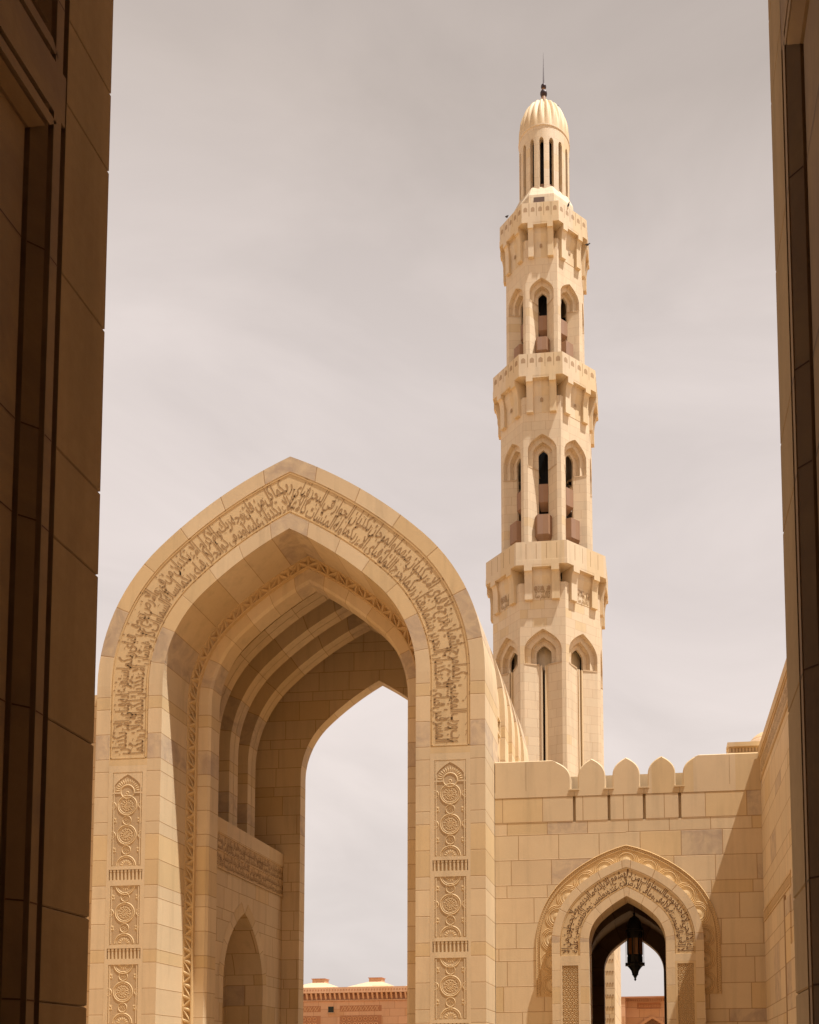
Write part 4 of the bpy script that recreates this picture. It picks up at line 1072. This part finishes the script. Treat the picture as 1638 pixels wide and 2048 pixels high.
# pigeons on the minaret
def pigeon(x, y, z, rz, label):
    b = MB(); L = [(-.20, .012, .0), (-.12, .04, .0), (-.03, .075, .01), (.05, .07, .03), (.10, .045, .07), (.13, .042, .11), (.17, .032, .12), (.20, .010, .115)]
    n = 8
    for (xa, ra, za), (xb, rb, zb) in zip(L, L[1:]):
        for k in range(n):
            a, c = 2*math.pi*k/n, 2*math.pi*(k+1)/n
            b.poly([(xa, ra*math.cos(a), .09+za+ra*math.sin(a)), (xa, ra*math.cos(c), .09+za+ra*math.sin(c)), (xb, rb*math.cos(c), .09+zb+rb*math.sin(c)), (xb, rb*math.cos(a), .09+zb+rb*math.sin(a))], None, True)
    for s_ in (1, -1): b.tube((.02, s_*.03, 0), (.02, s_*.03, .05), .007, 5)
    o = b.build('pigeon', M_BIRD); o.location = (x, y, z); o.rotation_euler = (0, 0, rz); o.scale = (.62, .62, .62)
    tag(o, label, 'bird', 'pigeons perched on the minaret')
pigeon(MX + .62, MY - .35, 47.06, .6, 'dark pigeon perched on the ribbed dome beside the finial')
pigeon(MX - 1.62, MY - 1.30, 40.81, 2.4, 'dark pigeon on the left side of the topmost balcony parapet')
pigeon(MX + 1.25, MY - 1.62, 40.81, -1.0, 'dark pigeon standing on the right part of the topmost balcony')
pigeon(MX + 2.06, MY - .80, 39.55, .2, 'dark pigeon clinging below the far right corner of the topmost balcony')

# ------------------------------------------------------------------ buildings beyond
hall_b = empty('prayer_hall', (-24, 75, 0), 'pink sandstone hall with bracketed cornice and hipped roof lights, seen through the great portal', 'building')
w = MB(); YH = 75.0; w.box((-48, YH, 0), (-12, YH+20, 7.30)); w.build('wall', M_PINK, hall_b)
c_ = MB(); c_.box((-48, YH-.35, 7.84), (-12, YH+20, 8.27)); c_.box((-48, YH-.12, 7.22), (-12, YH+.1, 7.30)); c_.box((-48, YH+.0, 7.30), (-12, YH+20, 7.84)); c_.build('cornice', M_PINKP, hall_b)
c_ = MB()
for k in range(150): x = -45 + k*.22; c_.box((x, YH-.36, 8.02), (x+.09, YH-.35, 8.12), skip='+y')
for k in range(90): x = -45 + k*.37; c_.box((x+.16, YH-.005, 7.32), (x+.37, YH, 7.83), skip='+y')
c_.build('dentils', M_PINKD, hall_b)
c_ = MB()
for k in range(90):
    x = -45 + k*.37; c_.poly([(x, YH-.05, 7.32), (x+.14, YH-.05, 7.32), (x+.14, YH-.33, 7.83), (x, YH-.33, 7.83)]); c_.poly([(x+.14, YH-.05, 7.32), (x+.14, YH, 7.32), (x+.14, YH, 7.83), (x+.14, YH-.33, 7.83)])
c_.build('brackets', M_PINKP, hall_b)
for xc in (-26.6, -22.0, -17.4, -31.2):
    r_ = MB(); a, t = 2.05, .5; zt = 9.0; b0 = [(xc-a, YH+.3, 8.27), (xc+a, YH+.3, 8.27), (xc+a, YH+.3+2*a, 8.27), (xc-a, YH+.3+2*a, 8.27)]
    yc = YH+.3+a; t0 = [(xc-t, yc-t, 8.85), (xc+t, yc-t, 8.85), (xc+t, yc+t, 8.85), (xc-t, yc+t, 8.85)]
    for i in range(4): r_.poly([b0[i], b0[(i+1) % 4], t0[(i+1) % 4], t0[i]])
    o = r_.build('roof_light', M_ROOF, hall_b)
    q = MB(); q.box((xc-t, yc-t, 8.85), (xc+t, yc+t, 9.13)); q.build('roof_box', M_PINKP, o)
    q = MB(); q.box((xc-t-.06, yc-t-.06, 9.13), (xc+t+.06, yc+t+.06, 9.18)); q.build('roof_cap', M_PINKD, o)
for (x0, x1) in ((-24.25, -20.95), (-29.1, -25.75)):
    pn = MB()
    for z0, z1 in ((6.40, 6.86), (4.6, 6.10)):
        pn.poly([(x0, YH-.004, z0), (x1, YH-.004, z0), (x1, YH-.004, z1), (x0, YH-.004, z1)], [(0, 0)]*4)
    o = pn.build('carved_panel', M_PINKD, hall_b)
    pr_ = MB()
    k = 0; x = x0 + .06
    while x < x1 - .30:
        pr_.poly([(x, YH-.02, 6.44), (x+.07, YH-.02, 6.44), (x+.30, YH-.02, 6.82), (x+.23, YH-.02, 6.82)], [(0, 0)]*4)
        if k % 2: pr_.poly([(x+.30, YH-.022, 6.44), (x+.23, YH-.022, 6.44), (x, YH-.022, 6.82), (x+.07, YH-.022, 6.82)], [(0, 0)]*4)
        x += .21; k += 1
    for i in range(int((x1-x0-.3)/.42)):
        for j in range(3): ring(pr_, x0+.35+i*.42, 5.85-j*.42, .10, .17, YH-.006, .04, 8)
        for j in range(4): ring(pr_, x0+.14+i*.42, 6.02-j*.42, .03, .09, YH-.006, .03, 4)
    pr_.build('relief', M_PINKP, o)
wn = MB(); wn.box((-25.16, YH-.02, 6.36), (-24.73, YH-.004, 6.80)); o = wn.build('window', M_DARK, hall_b)
wn = MB(); wn.box((-25.22, YH-.10, 6.28), (-24.68, YH-.0, 6.34)); wn.build('sill', M_ROOF, o)
to_local(hall_b)

pav = empty('sandstone_pavilion', (0, 60, 0), 'pink sandstone pavilion with pointed doorway seen through the gateway', 'building')
w = MB(); XP0 = -2.29; YP_ = 60.0
ax = -.2; cvp = half_arch(1.12, 3.40, 0, z0=0); 
wall_above(w, cvp, YP_, ax, -1.78, 6, 5.92); w.box((XP0, YP_-1.0, 0), (-1.78, YP_+8, 5.92), skip='-z'); w.box((XP0, YP_+3, 0), (6, YP_+8, 5.92), skip='-z')
w.build('wall', M_PINK, pav)
w = MB(); w.box((XP0-.05, YP_-1.05, 5.92), (6, YP_+8, 6.0)); w.build('cornice', M_PINKD, pav)
w = MB()
for k in range(40): x = -1.75 + k*.13; w.box((x, YP_-.03, 5.78), (x+.06, YP_-.002, 5.88))
w.build('dentils', M_PINKD, pav)
w = MB(); arch_ring(w, 1.12, 3.40, 0, .16, YP_-.08, YP_-.08, ax); arch_ring(w, 1.12, 3.40, .16, .16, YP_-.08, YP_, ax); arch_ring(w, 1.12, 3.40, 0, 0, YP_-.08, YP_+.6, ax); w.build('door_arch', M_PINKP, pav)
w = MB(); w.poly([(-1.1, YP_-.004, 5.32), (.30, YP_-.004, 5.32), (.30, YP_-.004, 5.70), (-1.1, YP_-.004, 5.70)], [(0, 0)]*4); o = w.build('carved_panel', M_PINKD, pav)
w = MB()
for k in range(9): ring(w, -1.0 + .05 + k*.155, 5.51, .03, .065, YP_-.006, .02, 8)
w.box((-1.13, YP_-.03, 5.70), (.33, YP_, 5.73)); w.box((-1.13, YP_-.03, 5.29), (.33, YP_, 5.32))
w.build('relief', M_PINKP, o)
to_local(pav)

tow = empty('stone_pier', (-2.2, 36, 0), 'tall cream stone pier with rows of small slots, behind the gateway at left', 'pier')
w = MB(); w.box((-5.0, 36, 0), (-1.457, 42.6, 8.1), skip='-z'); w.build('pier_body', M_WALL, tow)
w = MB(); z = .45
while z < 8:
    for k in range(22): x = -3.6 + k*.098; w.box((x, 35.985, z), (x+.05, 35.999, z+.055), skip='+y')
    z += .43
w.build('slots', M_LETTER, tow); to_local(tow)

dmh = empty('roof_dome', (5.35, 45, 0), 'small pale pink dome peeping over the crenellated wall at its right end', 'dome')
w = MB(); w.lathe([(1.2, 0), (1.2, 15.2)], (5.35, 45), 24); w.build('drum', M_PINKP, dmh)
w = MB(); w.lathe([(1.25, 15.2)] + [(1.25*math.cos(math.radians(t))**.9, 15.2 + 1.7*math.sin(math.radians(t))) for t in range(0, 86, 7)] + [(0, 16.92)], (5.35, 45), 32); w.build('cupola', M_ROOF, dmh)
to_local(dmh)
